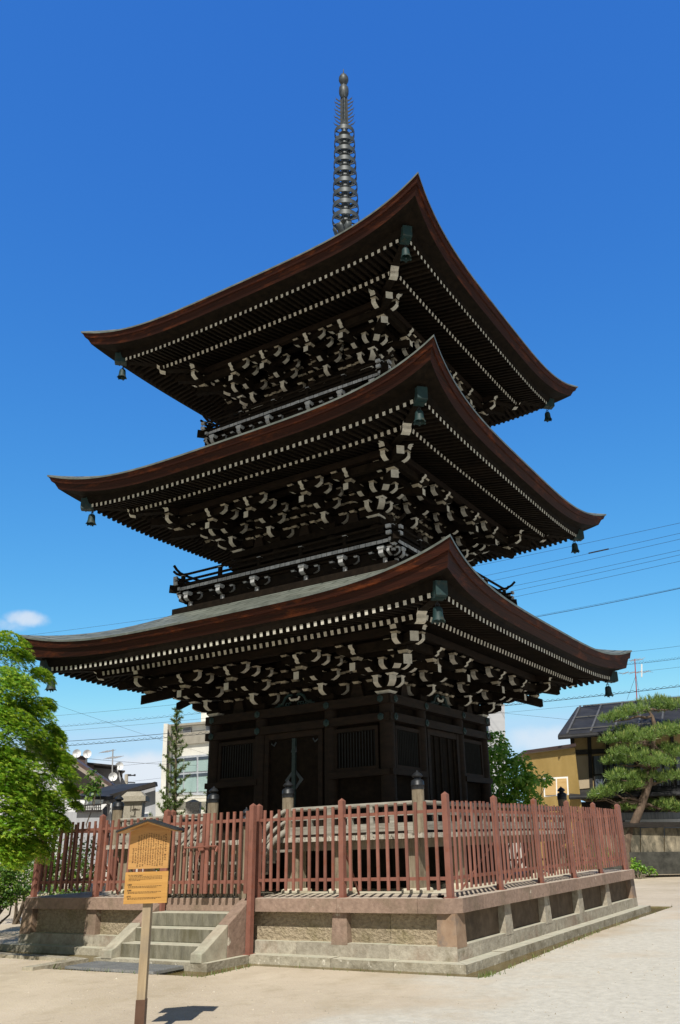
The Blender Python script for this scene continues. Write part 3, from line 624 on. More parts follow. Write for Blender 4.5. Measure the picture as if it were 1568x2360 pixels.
# ---- body of each storey
def body(w, z0, z1, cx, sill, lint, doorw, st):
    for k in range(4):
        for i, x in enumerate((-cx, cx, w)):
            if st == 0 or k in (0, 1) or i == 2:
                mb = MB(); x_, y_ = rz((x, -w), k)
                mb.lathe([(.125, z0), (.125, z1)], (x_, y_, 0), 20); mb.build('column', 'woodw' if st == 0 else 'wood', pg, True)
    mb = MB(); mb.box(-w+.02, w-.02, -w+.03, -w+.10, z0, z1); rot4('wall_boards', mb.mesh('wall_boards', ['wood'], fix=True), pg)
    # beams, ends run past the corner column
    lev = [(z1-.15, z1, .065, .115), (lint, lint+.13, .06, .11), (sill-.095, sill, .05, .09)] if st == 0 else [(z1-.13, z1, .06, .11), (z1-.36, z1-.27, .05, .09)]
    if st == 0: lev.append((z0, z0+.14, .05, .12))
    for li, (a, b, pr, ex) in enumerate(lev):
        for k in range(4):
            mb = MB(); d = .0015*(k % 2)
            if st == 0 and li == 2:
                mb.box(-w-ex, -cx, -w-.125-pr+.03, -w+.02, a+d, b+d); mb.build('tie_beam', 'woodw', pg, rotz=k*pi/2)
                mb = MB(); mb.box(cx, w+ex, -w-.125-pr+.03, -w+.02, a+d, b+d)
            else: mb.box(-w-ex-.02, w+ex+.02, -w-.125-pr+.03, -w+.02, a+d, b+d)
            o = mb.build('tie_beam', 'woodw' if st == 0 else 'wood', pg, rotz=k*pi/2)
            if st == 0 and li < 2 and k < 2:
                for x in (-w+.02, -cx, cx, w-.02):
                    mb = MB(); c = (x, -w-.098-pr, (a+b)/2+d)
                    n_ = 6; 
                    ring_ = [[(c[0]+r*cos(j*pi/3+.5), c[1]-y, c[2]+r*sin(j*pi/3+.5)) for j in range(n_+1)] for r, y in ((.062, 0), (.062, .012), (.03, .02), (.026, .034), (.001, .038))]
                    mb.grid(ring_); mb.build('nail_cover', 'verd', o, True)
    # doors and slatted windows
    for k in (0, 1, 2, 3):
        if st and k > 1: continue
        y = -w+.0
        dr = link('double_door', None, pg, (0, 0, 0), k*pi/2)
        top = lint-.005 if st == 0 else z1-.375
        mb = MB(); f = .09
        mb.box(-doorw-f, -doorw, y-.09, y+.05, z0, top); mb.box(doorw, doorw+f, y-.09, y+.05, z0, top); mb.box(-doorw, doorw, y-.085, y+.05, top-.10, top)
        mb.build('door_frame', 'woodw' if st == 0 else 'wood', dr)
        for a, b in ((-doorw+.006, -.006), (.006, doorw-.006)):
            mb = MB(); mb.box(a, b, y-.035, y+.0, z0+.02, top-.103)
            if k == 1 or st:
                for u in (a+.04, (a+b)/2, b-.04): mb.box(u-.04, u+.04, y-.055, y-.034, z0+.02, top-.104)
            mb.build('door_leaf', 'wood', dr)
        if st == 0 and k == 0:
            mb = MB(); mb.box(-.035, .035, y-.075, y-.035, z0+.05, top-.11); mb.build('door_bar', pm('aged_green_black_bar', (.02, .035, .04), (.04, .065, .068), (6, 6, 20), 5, .5, .1), dr)
            zc = 2.42
            for sg in (-1, 1):
                mb = MB(); mb.prism([(.0, .16), (.16, 0), (0, -.16), (-.0, -.1), (.08, 0), (.0, .1)], (sg*.035, y-.042, zc), (sg, 0, 0), (0, 0, 1), (0, 1, 0), .012); mb.build('door_fitting', 'bronze', dr); mb = MB()
                mb.tube([(sg*.50, y-.05, top-.16), (sg*.44, y-.05, top-.2), (sg*.40, y-.05, top-.14)], .014, 6); mb.build('door_fitting', 'bronze', dr); mb = MB(); mb.tube([(sg*.03, y-.05, top-.25), (sg*.05, y-.06, top-.33), (0, y-.06, top-.36)], .012, 6); mb.build('door_fitting', 'bronze', dr)
        for sg in (-1, 1):
            xa, xb = (cx+.15, w-.2); wn = link('slatted_window', None, pg, (0, 0, 0), k*pi/2); wt = lint-.05 if st == 0 else z1-.40; wb = sill+.005 if st == 0 else z0+.25
            if sg < 0: xa, xb = -xb, -xa
            mb = MB(); mb.box(xa-.06, xa, y-.07, y+.04, wb, wt); mb.box(xb, xb+.06, y-.07, y+.04, wb, wt); mb.box(xa, xb, y-.068, y+.04, wb, wb+.06); mb.box(xa, xb, y-.068, y+.04, wt-.06, wt)
            mb.build('window_frame', 'woodw' if st == 0 else 'wood', wn)
            mb = MB(); n_ = 13
            for i in range(n_):
                u = xa+(xb-xa)*(i+.5)/n_; h = .012
                mb.add([(u, y-.052, wb+.061), (u+h, y-.04, wb+.061), (u, y-.028, wb+.061), (u-h, y-.04, wb+.061)]+[(u, y-.052, wt-.061), (u+h, y-.04, wt-.061), (u, y-.028, wt-.061), (u-h, y-.04, wt-.061)], [(0, 1, 5, 4), (1, 2, 6, 5), (2, 3, 7, 6), (3, 0, 4, 7)])
            mb.build('window_slats', pm('grey_green_slats', (.007, .008, .008), (.013, .015, .015), (8, 8, 8), 3, .7, .1) if 'slat' not in M else M['slat'], wn)
M['slat'] = pm('dim_window_slats', (.007, .008, .008), (.013, .015, .015), (8, 8, 8), 3, .7, .1)
body(1.85, 1.49, 3.65, .75, 2.475, 3.22, .53, 0)
body(1.62, 5.6, 6.91, .65, 6.2, 6.6, .45, 1)
body(1.40, 9.0, 10.29, .56, 9.5, 10.0, .4, 2)

# ---- balconies of the upper storeys
def balcony(s, zf, zpl, wpl):
    bl = link('balcony', None, pg, (0, 0, 0))
    mb = MB(); mb.box(-wpl, wpl, -wpl, -wpl+.1, zpl-.3, zf-.02); q_ = s+.05; mb.box(-q_, q_, -q_-.01, -wpl+.02, zpl-.05, zpl+.07); mb.box(-wpl-.04, wpl+.04, -wpl-.045, -wpl+.02, zf-.14, zf-.08)
    for k, o in enumerate(rot4('balcony_base', mb.mesh('balcony_base', ['wood'], fix=True), bl)): o.location.z = .002*(k % 2)
    mb = MB(); n = int(2*s/.113)
    for i in range(n):
        a = -s+2*s*i/n; mb.box(a+.004, a+2*s/n-.004, -s-random.uniform(0, .006), -s+.5, zf-.062, zf, 0, [0, 0, 1, 0, 0, 0])
    mb.box(-s+.02, s-.02, -s+.02, -s+.5, zf-.1, zf-.063)
    rot4('floor_boards', mb.mesh('floor_boards', ['wood', 'pale'], fix=True), bl)
    mb = MB(); e = .10
    mb.box(-s-e, s+e, -s+.03, -s+.10, zf+.035, zf+.085); mb.box(-s-e-.02, s+e+.02, -s+.045, -s+.09, zf+.14, zf+.175)
    pts = [(-s-.20, zf+.40), (-s-.12, zf+.335), (-s-.02, zf+.292), (-s+.2, zf+.275), (s-.2, zf+.275), (s+.02, zf+.292), (s+.12, zf+.335), (s+.20, zf+.40)]
    mb.tube([(x, -s+.065, z) for x, z in pts], .026, 8)
    for k, o in enumerate(rot4('railing', mb.mesh('railing', ['wood'], fix=True), bl)): o.location.z = .002*(k % 2)
    for k in range(4):
        for i in range(6):
            x = -s+.07+(2*s-.14)*i/5
            if i == 0: continue
            mb = MB(); mb.box(x-.032, x+.032, -s+.035, -s+.095, zf, zf+.25); mb.box(x-.04, x+.04, -s+.03, -s+.10, zf+.25, zf+.262, 1); mb.build('railing_post', ['wood', 'pale'], bl, rotz=k*pi/2)
        # corner block stack in pale paint and beam ends
        mb = MB(); c = s-.02
        for z, d in ((zf-.06, .02), (zf+.03, .10), (zf+.14, .11)):
            mb.box(c+d-.0, c+d+.045, -c-.02, -c+.07, z, z+.06, 1); mb.box(c-.07, c+.02, -c-d-.045, -c-d, z+.001, z+.061, 1)
        mb.box(c-.06, c+.03, -c-.03, -c+.06, zf-.14, zf-.062, 1); masu(mb, c-.06, -c+.06, zf-.22, .13, .08, 0, 1)
        mb.bar((c-.4, -c+.4, zf-.06), (c+.13, -c-.13, zf-.02), .12, .13)
        mb.build('balcony_corner', ['wood', 'pale'], bl, rotz=k*pi/2)
    # small brackets below the floor
    mb = MB(); arm(mb, (0, 0), FR, -.1, .17, zf-.29, .10, .095, c=.08); masu(mb, 0, -.115, zf-.19, .13, .07, 1, 1); arm(mb, (0, -.03), RGT, -.29, .29, zf-.285, .10, .055, both=True, c=.11)
    mb.box(-.03, .03, -.05, 0, zf-.42, zf-.29, 1)
    for x in (-.255, .255): masu(mb, x, -.05, zf-.185, .085, .065, 0, 1)
    me = mb.mesh('balcony_bracket', ['wood', 'pale', 'wood'], fix=True)
    for k in range(4):
        for f in (-.95, -.6, -.24, .24, .6, .95): link('balcony_bracket', me, bl, rz((f*wpl, -wpl, 0), k), k*pi/2)
balcony(2.47, 6.135, 5.63, 2.33)
balcony(2.23, 9.60, 9.10, 2.10)

# ---- spire
sp = link('spire', None, pg, (0, 0, 0))
mb = MB(); mb.box(-.40, .40, -.40, .40, 14.1, 14.62); mb.box(-.45, .45, -.45, .45, 14.62, 14.72); mb.lathe([(.36, 14.72), (.35, 14.9), (.27, 15.06), (.12, 15.14)], n=24); mb.build('spire_base', 'bronze', sp, True)
for k in range(8):
    a = k*pi/4; mb = MB(); A = Vector((cos(a), sin(a), 0)); E = Vector((-sin(a), cos(a), 0))
    rows = []
    for r, z, w_ in ((.12, 15.36, .05), (.22, 15.46, .085), (.28, 15.58, .09), (.325, 15.66, .05)):
        rows.append([A*r+E*u*w_+Vector((0, 0, z+.02*abs(u))) for u in (-1, 0, 1)])
    mb.grid(rows); o = mb.build('petal', 'bronze', sp, True); sm = o.modifiers.new('s', 'SOLIDIFY'); sm.thickness = .012
mb = MB(); mb.tube([(0, 0, 15.1), (0, 0, 20.3)], [.075, .056], 14); mb.build('spire_pole', 'bronze', sp, True)
for i in range(9):
    z = 15.90+i*.3675; r = lerp(.345, .268, i/8); h = .135; mb = MB()
    mb.lathe([(r, 0), (r, h), (r-.014, h), (r-.014, 0), (r, 0)], (0, 0, z), 36)
    mb.lathe([(.06, -.06), (.10, -.03), (.15, .0), (.15, .05), (.07, .07)], (0, 0, z-.01), 16)
    for k in range(8):
        a = k*pi/4+.2; mb.bar((.08*cos(a), .08*sin(a), z+.05), ((r-.01)*cos(a), (r-.01)*sin(a), z+.05), .022, .03)
    mb.build('spire_ring', 'bronze', sp, True)
for k in range(4):
    a = k*pi/2+pi/6.2; mb = MB(); A = Vector((cos(a), sin(a), 0)); E = Vector((-sin(a), cos(a), 0))
    mb.prism([(.055, 19.12), (.11, 19.12), (.10, 20.2), (.055, 20.3)], (0, 0, 0), A, (0, 0, 1), E, .012)
    for i in range(8):
        z = 19.14+i*.135; l = .30-.006*i; q_ = .03*(i % 2)
        mb.prism([(.10, z), (.15, z+.02), (.19, z+.07), (.25-q_, z+.10), (l-q_, z+.20), (.245-q_, z+.135), (.18, z+.11), (.145, z+.06), (.10, z+.05)], (0, 0, 0), A, (0, 0, 1), E, .0115)
    mb.build('flame_plate', 'flame', sp)
mb = MB(); mb.lathe([(.07, 20.2), (.09, 20.25), (.128, 20.36), (.136, 20.47), (.128, 20.58), (.09, 20.65), (.05, 20.68), (.045, 20.72), (.05, 20.74)], n=24); mb.build('lower_jewel', 'bronze', sp, True)
mb = MB(); mb.lathe([(.05, 20.72), (.10, 20.78), (.135, 20.88), (.13, 20.97), (.09, 21.06), (.035, 21.13), (.016, 21.18), (.008, 21.32), (.001, 21.325)], n=24); mb.build('upper_jewel', 'bronze', sp, True)

# ---- veranda round the first floor
ve = link('veranda', None, pg, (0, 0, 0))
V = 3.0
mb = MB(); n = 40
for i in range(n):
    a = -V-.12+2*(V+.12)*i/n; b = a+2*(V+.12)/n
    o_ = V+.12+random.uniform(-.012, .012); i0 = max(1.7, max(abs(a), abs(b))-.15 if max(abs(a), abs(b)) > 1.8 else 1.7)
    mb.box(a+.003, b-.003, -o_, -i0, 1.425+random.uniform(-.003, .003), 1.49+random.uniform(-.003, .003), 0, [0, 0, 1, 0, 0, 0])
rot4('floor_boards', mb.mesh('floor_boards', ['grey', 'greyend'], fix=True), ve)
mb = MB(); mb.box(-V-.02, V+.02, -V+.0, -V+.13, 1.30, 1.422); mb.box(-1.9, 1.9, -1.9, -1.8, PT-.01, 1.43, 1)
for k, o in enumerate(rot4('edge_beam', mb.mesh('edge_beam', ['greyv', 'underwood'], fix=True), ve)): o.location.z = .002*(k % 2)
for k in range(4):
    for x in (2.84, 1.62, -1.62) if k else (2.84, 1.62, .78, -.86, -1.62):
        mb = MB(); y = -2.84; x_ = x
        mb.box(x_-.10, x_+.10, y-.10, y+.10, PT+.05, 1.30); mb.build('support_post', 'greyv', ve, rotz=k*pi/2)
        mb = MB(); mb.box(x_-.17, x_+.17, y-.17, y+.17, PT-.03, PT+.055); o = mb.build('post_stone', 'paving', ve, rotz=k*pi/2); bv = o.modifiers.new('b', 'BEVEL'); bv.width = .03; bv.segments = 2
def giboshi(x, y, z0, zt, r=.088):
    g = link('newel_post', None, ve, (x, y, 0))
    mb = MB(); mb.lathe([(r, z0), (r, zt-.23)], n=20); mb.build('post_shaft', 'greyv', g, True)
    mb = MB(); h = zt-.24
    mb.lathe([(r+.006, h), (r+.006, h+.05), (r+.011, h+.055), (r+.006, h+.06), (r+.006, h+.10), (r-.01, h+.125), (r*.55, h+.135), (r*.5, h+.15), (r*.85, h+.165), (r*.9, h+.18), (r*.62, h+.21), (r*.2, h+.235), (.004, h+.255)], n=20)
    mb.build('onion_cap', 'iron', g, True)
for k in range(4):
    x, y = rz((V, -V), k); giboshi(x, y, 1.49, 2.30)
for x in (-.80, .72): giboshi(x, -V, 1.42, 2.31); giboshi(x, -3.97, PT, 1.90, .07)
for k in range(4):
    segs = [(-V+.06, V-.06)] if k else [(-V+.06, -.86), (.78, V-.06)]
    for a, b in segs:
        mb = MB()
        mb.tube([(a, -V, 1.885), (b, -V, 1.885)], .031, 10); mb.box(a, b, -V-.03, -V+.03, 1.725, 1.765); mb.box(a, b, -V-.045, -V+.045, 1.525, 1.635)
        nn = max(1, round((b-a)/.8))
        for i in range(1, nn*2):
            x = a+(b-a)*i/(nn*2); mb.box(x-.04, x+.04, -V-.028, -V+.028, 1.635, 1.73)
            if i % 2 == 0: mb.box(x-.035, x+.035, -V-.025, -V+.025, 1.765, 1.87)
        for i in range(0, nn+1):
            x = a+.05+(b-a-.1)*i/nn; mb.box(x-.05, x+.05, -V-.04, -V+.04, 1.488, 1.527)
        o = mb.build('railing', 'grey', ve, rotz=k*pi/2); o.location.z = .002*(k % 2)
for x in (-.80, .72):   # curved stair rails
    for dz, r in ((0, .034), (-.16, .026), (-.30, .045)):
        mb = MB(); pts = []
        for i in range(13):
            t = i/12; y = -V-.0-.95*t; z = 1.885+dz-.62*(t**1.5 if t < .45 else .45**1.5+(t-.45)*1.27); pts.append((x+(.0), y, z))
        mb.tube(pts, r, 8); mb.build('stair_rail', 'grey', ve, True)
ws = link('wooden_stairs', None, ve, (0, 0, 0))
for i in range(5):
    z = 1.33-.145*i; y = -3.12-.165*i; mb = MB(); mb.box(-.72, .66+(.22 if i == 0 else 0), y-.13, y+.08, z-.035, z); mb.box(-.70, .63, y-.02, y+.01, z-.145, z-.036); mb.build('tread', 'grey', ws)
mb = MB()
for i in range(15):
    x = -.72+1.38*i/14; mb.box(x-.022, x+.022, -3.94, -3.91, PT+.01, 1.44+random.uniform(-.03, .02))
mb.box(-.74, .68, -3.908, -3.885, .86, .90); mb.box(-.74, .68, -3.908, -3.885, 1.3, 1.34)
mb.build('stair_slats', 'greyv', ws)
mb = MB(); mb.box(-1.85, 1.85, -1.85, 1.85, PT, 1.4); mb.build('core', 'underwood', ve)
# solid dark core so no light leaks through the storeys
mb = MB(); mb.box(-1.55, 1.55, -1.55, 1.55, 1.5, 5.5); mb.box(-1.4, 1.4, -1.4, 1.4, 5.5, 8.9); mb.box(-1.2, 1.2, -1.2, 1.2, 8.9, 12.3); mb.build('inner_core', 'wood', pg)

# ------------------------------------------------------------------ wind bells
def bell_proto():
    t = thing('wind_bell', 'x', 'wind bell', (0, 0, 0), 'bronze wind bells under the roof corners')
    mb = MB(); pr = [(.012, .0), (.05, -.008), (.064, -.03), (.068, -.07), (.072, -.13), (.083, -.175), (.094, -.20)]
    mb.lathe(pr, n=20); mb.lathe([(r-.006, z-.001) for r, z in pr[1:]][::-1]+[(.01, -.02)], n=20)
    for j in range(6):
        a = j*pi/3; mb.bar((.088*cos(a), .088*sin(a), -.195), (.10*cos(a), .10*sin(a), -.215), .03, .01)
    mb.build('bell_body', 'verd', t, True)
    mb = MB(); mb.tube([(0, 0, .10), (0, 0, .02)], .008, 6); mb.tube([(.03*cos(a*pi/4), 0, .025+.03*sin(a*pi/4)) for a in range(9)], .007, 6); mb.build('hanger', 'iron', t)
    mb = MB(); mb.tube([(0, 0, -.05), (0, 0, -.25)], .006, 6); mb.lathe([(.002, -.19), (.02, -.21), (.002, -.235)], n=8); mb.build('clapper', 'verd', t)
    return t
bp = bell_proto(); first = True
LV = ('lowest', 'middle', 'top'); CN = ('near', 'right', 'far', 'left')
for st, (s_, z) in enumerate(((3.955, 4.335), (3.70, 7.585), (3.50, 10.97))):
    for k in (0, 1, 3):
        x, y = rz((s_, -s_), k)
        b = bp if first else copy_tree(bp, None); first = False; b.location = (x, y, z)
        b['label'] = f'green bronze wind bell hanging under the {CN[k]} corner of the {LV[st]} roof'

# ------------------------------------------------------------------ signboard
SB = Vector((3.31, -8.235, 0)); BR = Vector((.866, .5, 0)); BF = Vector((.5, -.866, 0))
tilt = .02
sg_ = thing('signboard', 'leaning wooden temple signboard with small black roof and two lettered boards on one post', 'signboard', SB)
Z3 = Vector((-.012, 0.0, 1)).normalized()
def sbox(mb, a0, a1, b0, b1, z0, z1, m=0):
    f = lambda a, b, z: BR*a+BF*b+Z3*z
    mb.hexa([f(a0, b1, z0), f(a1, b1, z0), f(a1, b0, z0), f(a0, b0, z0)], [f(a0, b1, z1), f(a1, b1, z1), f(a1, b0, z1), f(a0, b0, z1)], m); return mb
mb = MB(); sbox(mb, -.033, .033, -.03, .03, .3, 1.57); mb.build('post', pm('weathered_sign_post', (.27, .205, .135), (.45, .36, .245), (26, 26, 2.2), 8, .75, .25, stain=((.22, .19, .16), 3., .45, .7, .7)), sg_)
mb = MB(); sbox(mb, -.037, .037, -.033, .033, -.05, .30); mb.build('post_sleeve', 'poststeel', sg_)
mb = MB(); f = lambda a, b, z: BR*a+BF*b+Z3*z
pr = [(-.168, 1.245), (.162, 1.245), (.166, 1.535), (.0, 1.60), (-.166, 1.535)]
mb.prism(pr, BF*.047, BR, Z3, BF, .032); ub = mb.build('upper_board', 'boardwood', sg_)
mb = MB(); sbox(mb, -.185, .168, .034, .060, .985, 1.222); lb = mb.build('lower_board', 'boardwood2', sg_)
mb = MB()
for sgn in (-1, 1):
    mb.prism([(0, 1.610), (sgn*.256, 1.529), (sgn*.256, 1.543), (0, 1.626)], BF*.06, BR, Z3, BF, .235)
m2 = MB()
for sgn in (-1, 1): m2.prism([(0, 1.598), (sgn*.240, 1.522), (sgn*.240, 1.532), (0, 1.609)], BF*.06, BR, Z3, BF, .215)
m2.build('roof_boarding', 'boardwood', sg_)
mb.build('sign_roof', pm('black_roof_metal', (.02, .02, .022), (.035, .035, .038), (9, 9, 9), 3, .5, .05), sg_)
def strokes(mb, a, z, w, h, n, b):
    for _ in range(n):
        x = a+random.uniform(-.5, .5)*w*.6; y = z+random.uniform(-.5, .5)*h*.7
        if random.random() < .55: dx, dy = w*random.uniform(.25, .5), h*.06
        else: dx, dy = w*.06, h*random.uniform(.25, .5)
        mb.add([f(x-dx, b, y-dy), f(x+dx, b, y-dy), f(x+dx, b, y+dy), f(x-dx, b, y+dy)], [(0, 1, 2, 3)])
mb = MB(); b_ = .064
for c in range(14):                       # vertical columns of brush characters, right to left
    a = .135-c*.0205; n_ = 21 if c else 12; z = 1.515-.03*abs(a)/.16 if c else 1.50
    if c in (12, 13): n_ = 10; z = 1.40
    for i in range(n_):
        zz = z-i*(.0118 if c else .017)
        if zz < 1.262: break
        if random.random() < .05: continue
        strokes(mb, a, zz, .0125 if c else .016, .0105 if c else .015, 5, b_)
mb.build('lettering', 'ink', ub)
mb = MB(); b_ = .0615
def textline(z, a0, a1, h, bold=1.):
    a = a0
    while a < a1:
        w = random.uniform(.006, .02); mb.add([f(a, b_, z-h*.5), f(min(a+w, a1), b_, z-h*.5), f(min(a+w, a1), b_, z+h*.5*random.uniform(.6, 1)), f(a, b_, z+h*.5)], [(0, 1, 2, 3)]); a += w+.0035
for z in (1.188, 1.178, 1.168, 1.158): textline(z, -.155, .12 if z > 1.16 else -.06, .0036)
for z0 in (1.128, 1.086, 1.042):
    for dz in (.014, .023): textline(z0-dz, -.155, .12 if dz < .02 else .08, .0036)
mb.build('lettering', 'ink', lb)
def textobj(body, size, a, z, b, parent, bold=.0):
    cu = bpy.data.curves.new('lettering', 'FONT'); cu.body = body; cu.size = size; cu.offset = bold; cu.align_x = 'LEFT'
    o = bpy.data.objects.new('lettering', cu); COL.objects.link(o); bpy.context.view_layer.update()
    me = bpy.data.meshes.new_from_object(o.evaluated_get(bpy.context.evaluated_depsgraph_get())); COL.objects.unlink(o); bpy.data.objects.remove(o)
    me.materials.clear(); me.materials.append(M['ink']); q = link('lettering', me, parent)
    p = f(a, b, z); q.matrix_local = Matrix(((BR.x, Z3.x, BF.x, p.x), (BR.y, Z3.y, BF.y, p.y), (BR.z, Z3.z, BF.z, p.z), (0, 0, 0, 1))); return q
textobj('The Three-storied Pagoda', .011, -.16, 1.193, .0615, lb, .0003)
for s_, z in (('三重塔', 1.122), ('三重塔', 1.080), ('삼중탑', 1.036)): textobj(s_, .012, -.162, z, .0615, lb, .0004)

# ------------------------------------------------------------------ vegetation helpers
def leaf_star(mb, p, n, up, s, m=0):
    """five lobed maple leaf"""
    n = n.normalized(); a = up-n*up.dot(n); a = a.normalized() if a.length > 1e-4 else Vector((1, 0, 0)); b = n.cross(a); vs = []
    for ang, r in ((180, .12), (128, .62), (100, .26), (62, .9), (32, .30), (0, 1.05), (-32, .30), (-62, .9), (-100, .26), (-128, .62)):
        t = radians(ang); vs.append(p+(a*cos(t)+b*sin(t))*r*s-n*(.10*s*r*r))
    o = len(mb.v); mb.v += [tuple(v) for v in vs]; mb.v.append(tuple(p)); k = len(vs)
    for i in range(k): mb.f.append([o+i, o+(i+1) % k, o+k]); mb.m.append(m)
def leaf_oval(mb, p, n, up, s, m=0, asp=.42):
    n = n.normalized(); a = up-n*up.dot(n); a = a.normalized() if a.length > 1e-4 else Vector((1, 0, 0)); b = n.cross(a)
    vs = [p, p+a*s*.45+b*s*asp, p+a*s*1.1-n*.12*s, p+a*s*.45-b*s*asp]; mb.add(vs, [(0, 1, 2, 3)], m)
def rv(): 
    while True:
        v = Vector((random.uniform(-1, 1), random.uniform(-1, 1), random.uniform(-1, 1)))
        if .01 < v.length < 1: return v
def limb(mb, p, q, r0, r1, k=6, wob=.12):
    p = Vector(p); q = Vector(q); L_ = (q-p).length; pts = []; 
    for i in range(k+1):
        t = i/k; pts.append(p.lerp(q, t)+(rv()*wob*L_*sin(pi*t) if 0 < i < k else Vector((0, 0, 0))))
    mb.tube(pts, [lerp(r0, r1, i/k) for i in range(k+1)], 7); return pts
# ---- maple at the left
TB = Vector((-4.3, -7.0, 0))
mp_ = thing('maple_tree', 'bright green maple with star shaped leaves overhanging the left end of the fence', 'maple tree', TB)
pads = []
for px, py, d, r in ((25, 1490, 12.6, .5), (70, 1495, 12.9, .32), (20, 1560, 12.2, .55), (75, 1555, 12.6, .42), (110, 1545, 12.9, .26), (95, 1620, 12.7, .45), (30, 1650, 12.0, .55), (126, 1612, 13.0, .22),
                     (60, 1715, 12.3, .55), (110, 1700, 12.9, .45), (145, 1688, 13.3, .32), (20, 1745, 11.9, .55), (95, 1785, 12.5, .5), (150, 1775, 13.0, .38), (60, 1835, 12.3, .5), (130, 1840, 12.9, .42), (178, 1812, 13.3, .26), (185, 1850, 13.3, .16),
                     (20, 1865, 11.9, .5), (100, 1885, 12.6, .45), (150, 1880, 13.0, .32), (45, 1920, 12.3, .42), (105, 1935, 12.8, .34), (15, 1935, 12.0, .4), (165, 1740, 13.4, .28), (5, 1820, 11.8, .5), (0, 1700, 12.0, .55), (5, 1610, 12.1, .5),
                     (45, 1620, 12.5, .5), (20, 1962, 12.1, .32), (72, 1950, 12.5, .28), (75, 1670, 12.6, .5), (35, 1790, 12.2, .5), (120, 1820, 12.8, .42), (70, 1890, 12.4, .45), (135, 1735, 13.1, .36)):
    pads.append((P(px-12 if px > 60 else px, py, d), r, 300))
for c_ in ((-2.4, -7.8, 3.0), (-2.6, -7.3, 3.3), (-2.9, -6.9, 2.9), (-3.0, -7.5, 3.6), (-2.1, -8.3, 2.9)): pads.append((Vector(c_), .6, 190))
cc = TB+Vector((0, 0, 3.2))
for i in range(75):
    v = rv(); v = v.normalized()*random.uniform(.6, 1.0); q = cc+Vector((v.x*2.3, v.y*2.3, v.z*1.9))
    if (q-P(90, 1750, 12.6)).length < 1.6: continue
    pads.append((q, random.uniform(.5, .8), 90))
mb = MB(); ml = MB()
for c, r, n_ in pads:
    out = Vector((c.x-TB.x, c.y-TB.y, 0)); out = out.normalized() if out.length > .1 else Vector((1, 0, 0))
    pn = (Vector((0, 0, 1))+out*.45+rv()*.25).normalized()
    for sub in range(3):
        sc = c+rv()*r*.35; sn = (pn+rv()*.25).normalized()
        for i in range(int(n_*r*(2.9 if n_ > 200 else 2.4))):
            v = rv(); p = sc+(v-sn*v.dot(sn))*r*.72+sn*(v.dot(sn)*r*.30)-Vector((0, 0, 1))*(v.length**2)*r*.30
            leaf_star(ml, p, sn+rv()*.55, out+rv()*.9-Vector((0, 0, .5)), random.uniform(.040, .064))
    if random.random() < .8: limb(mb, TB+Vector((0, 0, random.uniform(1.2, 2.6))), c-pn*.1, .035, .006, 6, .08)
pts = limb(mb, TB, TB+Vector((.2, .3, 2.0)), .17, .12, 6, .04)
for a in range(5): limb(mb, pts[-1]-Vector((0, 0, .15*a)), cc+Vector((cos(a*1.3)*1.2, sin(a*1.3)*1.2, random.uniform(-.3, .9))), .09, .03, 6, .1)
o = mb.build('trunk', 'trunk', mp_, True); o.location = -TB
o = ml.build('foliage', 'maple', mp_, fix=False); o.location = -TB
# ---- broad leaf shrubs and trees
def shrub(label, base, blobs, nleaf, size, mat, name='shrub', cat='shrub', group=None, trunk=True, asp=.42, bark='trunk', dens=1.):
    base = Vector(base); t = thing(name, label, cat, base, group); ml = MB(); mb = MB(); tot = sum(b[1]**2 for b in blobs)
    for c, r in blobs:
        c = Vector(c)
        if trunk: limb(mb, base+Vector((rv().x*.08, rv().y*.08, 0)), c, .022*(1+r), .006, 5, .08)
        for sub in range(5):
            sc = c+rv()*r*.75
            for i in range(int(nleaf*r*r/tot/5)):
                v = rv().normalized()*random.uniform(.35, 1); p = sc+v*r*.55
                leaf_oval(ml, p, v*.7+Vector((0, 0, .7))+rv()*.7, v+rv()*.8-Vector((0, 0, .35)), random.uniform(.7, 1.25)*size, asp=asp)
    if trunk and mb.v: o = mb.build('trunk', bark, t, True); o.location = -base
    o = ml.build('foliage', mat, t, fix=False); o.location = -base; return t
def blobs(lst): return [(P(x, y, d), r) for x, y, d, r in lst]
def gz(px, d): q = P(px, 1950, d); return Vector((q.x, q.y, 0))
shrub('cherry like tree with glossy green leaves beside the right wall of the pagoda', gz(1165, 21), blobs([(1138, 1728, 21, .38), (1165, 1715, 21.3, .3), (1192, 1755, 21, .4), (1150, 1770, 20.8, .55), (1185, 1800, 21, .6), (1140, 1830, 21, .55), (1215, 1800, 21.2, .4), (1250, 1797, 21.4, .22), (1228, 1840, 21, .4), (1180, 1850, 20.9, .5), (1120, 1780, 20.8, .45), (1265, 1792, 21.5, .12), (1128, 1700, 21.2, .22), (1150, 1690, 21.2, .12)]), 4200, .10, 'treeleaf', 'broadleaf_tree', 'tree')
g = 'bushes at the left behind the platform'
shrub('pale green bush at the left picture edge under the maple', gz(10, 17.5), blobs([(15, 2010, 17.5, .4), (40, 2030, 17.6, .35), (0, 2040, 17.2, .4), (55, 2050, 17.8, .25), (20, 2055, 17.4, .3)]), 2600, .055, 'bush', group=g)
shrub('yellow green bush seen through the left end of the red fence', gz(140, 17.5), blobs([(100, 1990, 17.4, .4), (150, 1975, 17.6, .45), (190, 1985, 17.5, .4), (125, 2030, 17.4, .4), (170, 2035, 17.5, .35), (215, 2010, 17.8, .3)]), 3000, .055, 'bush', group=g)
shrub('dark leafy bush between the maple and the white awning house', gz(60, 19.5), blobs([(20, 1950, 19.5, .6), (70, 1940, 19.6, .6), (110, 1960, 19.5, .5), (40, 2000, 19.2, .5), (85, 2010, 19.2, .4)]), 3000, .07, 'bush', group=g)
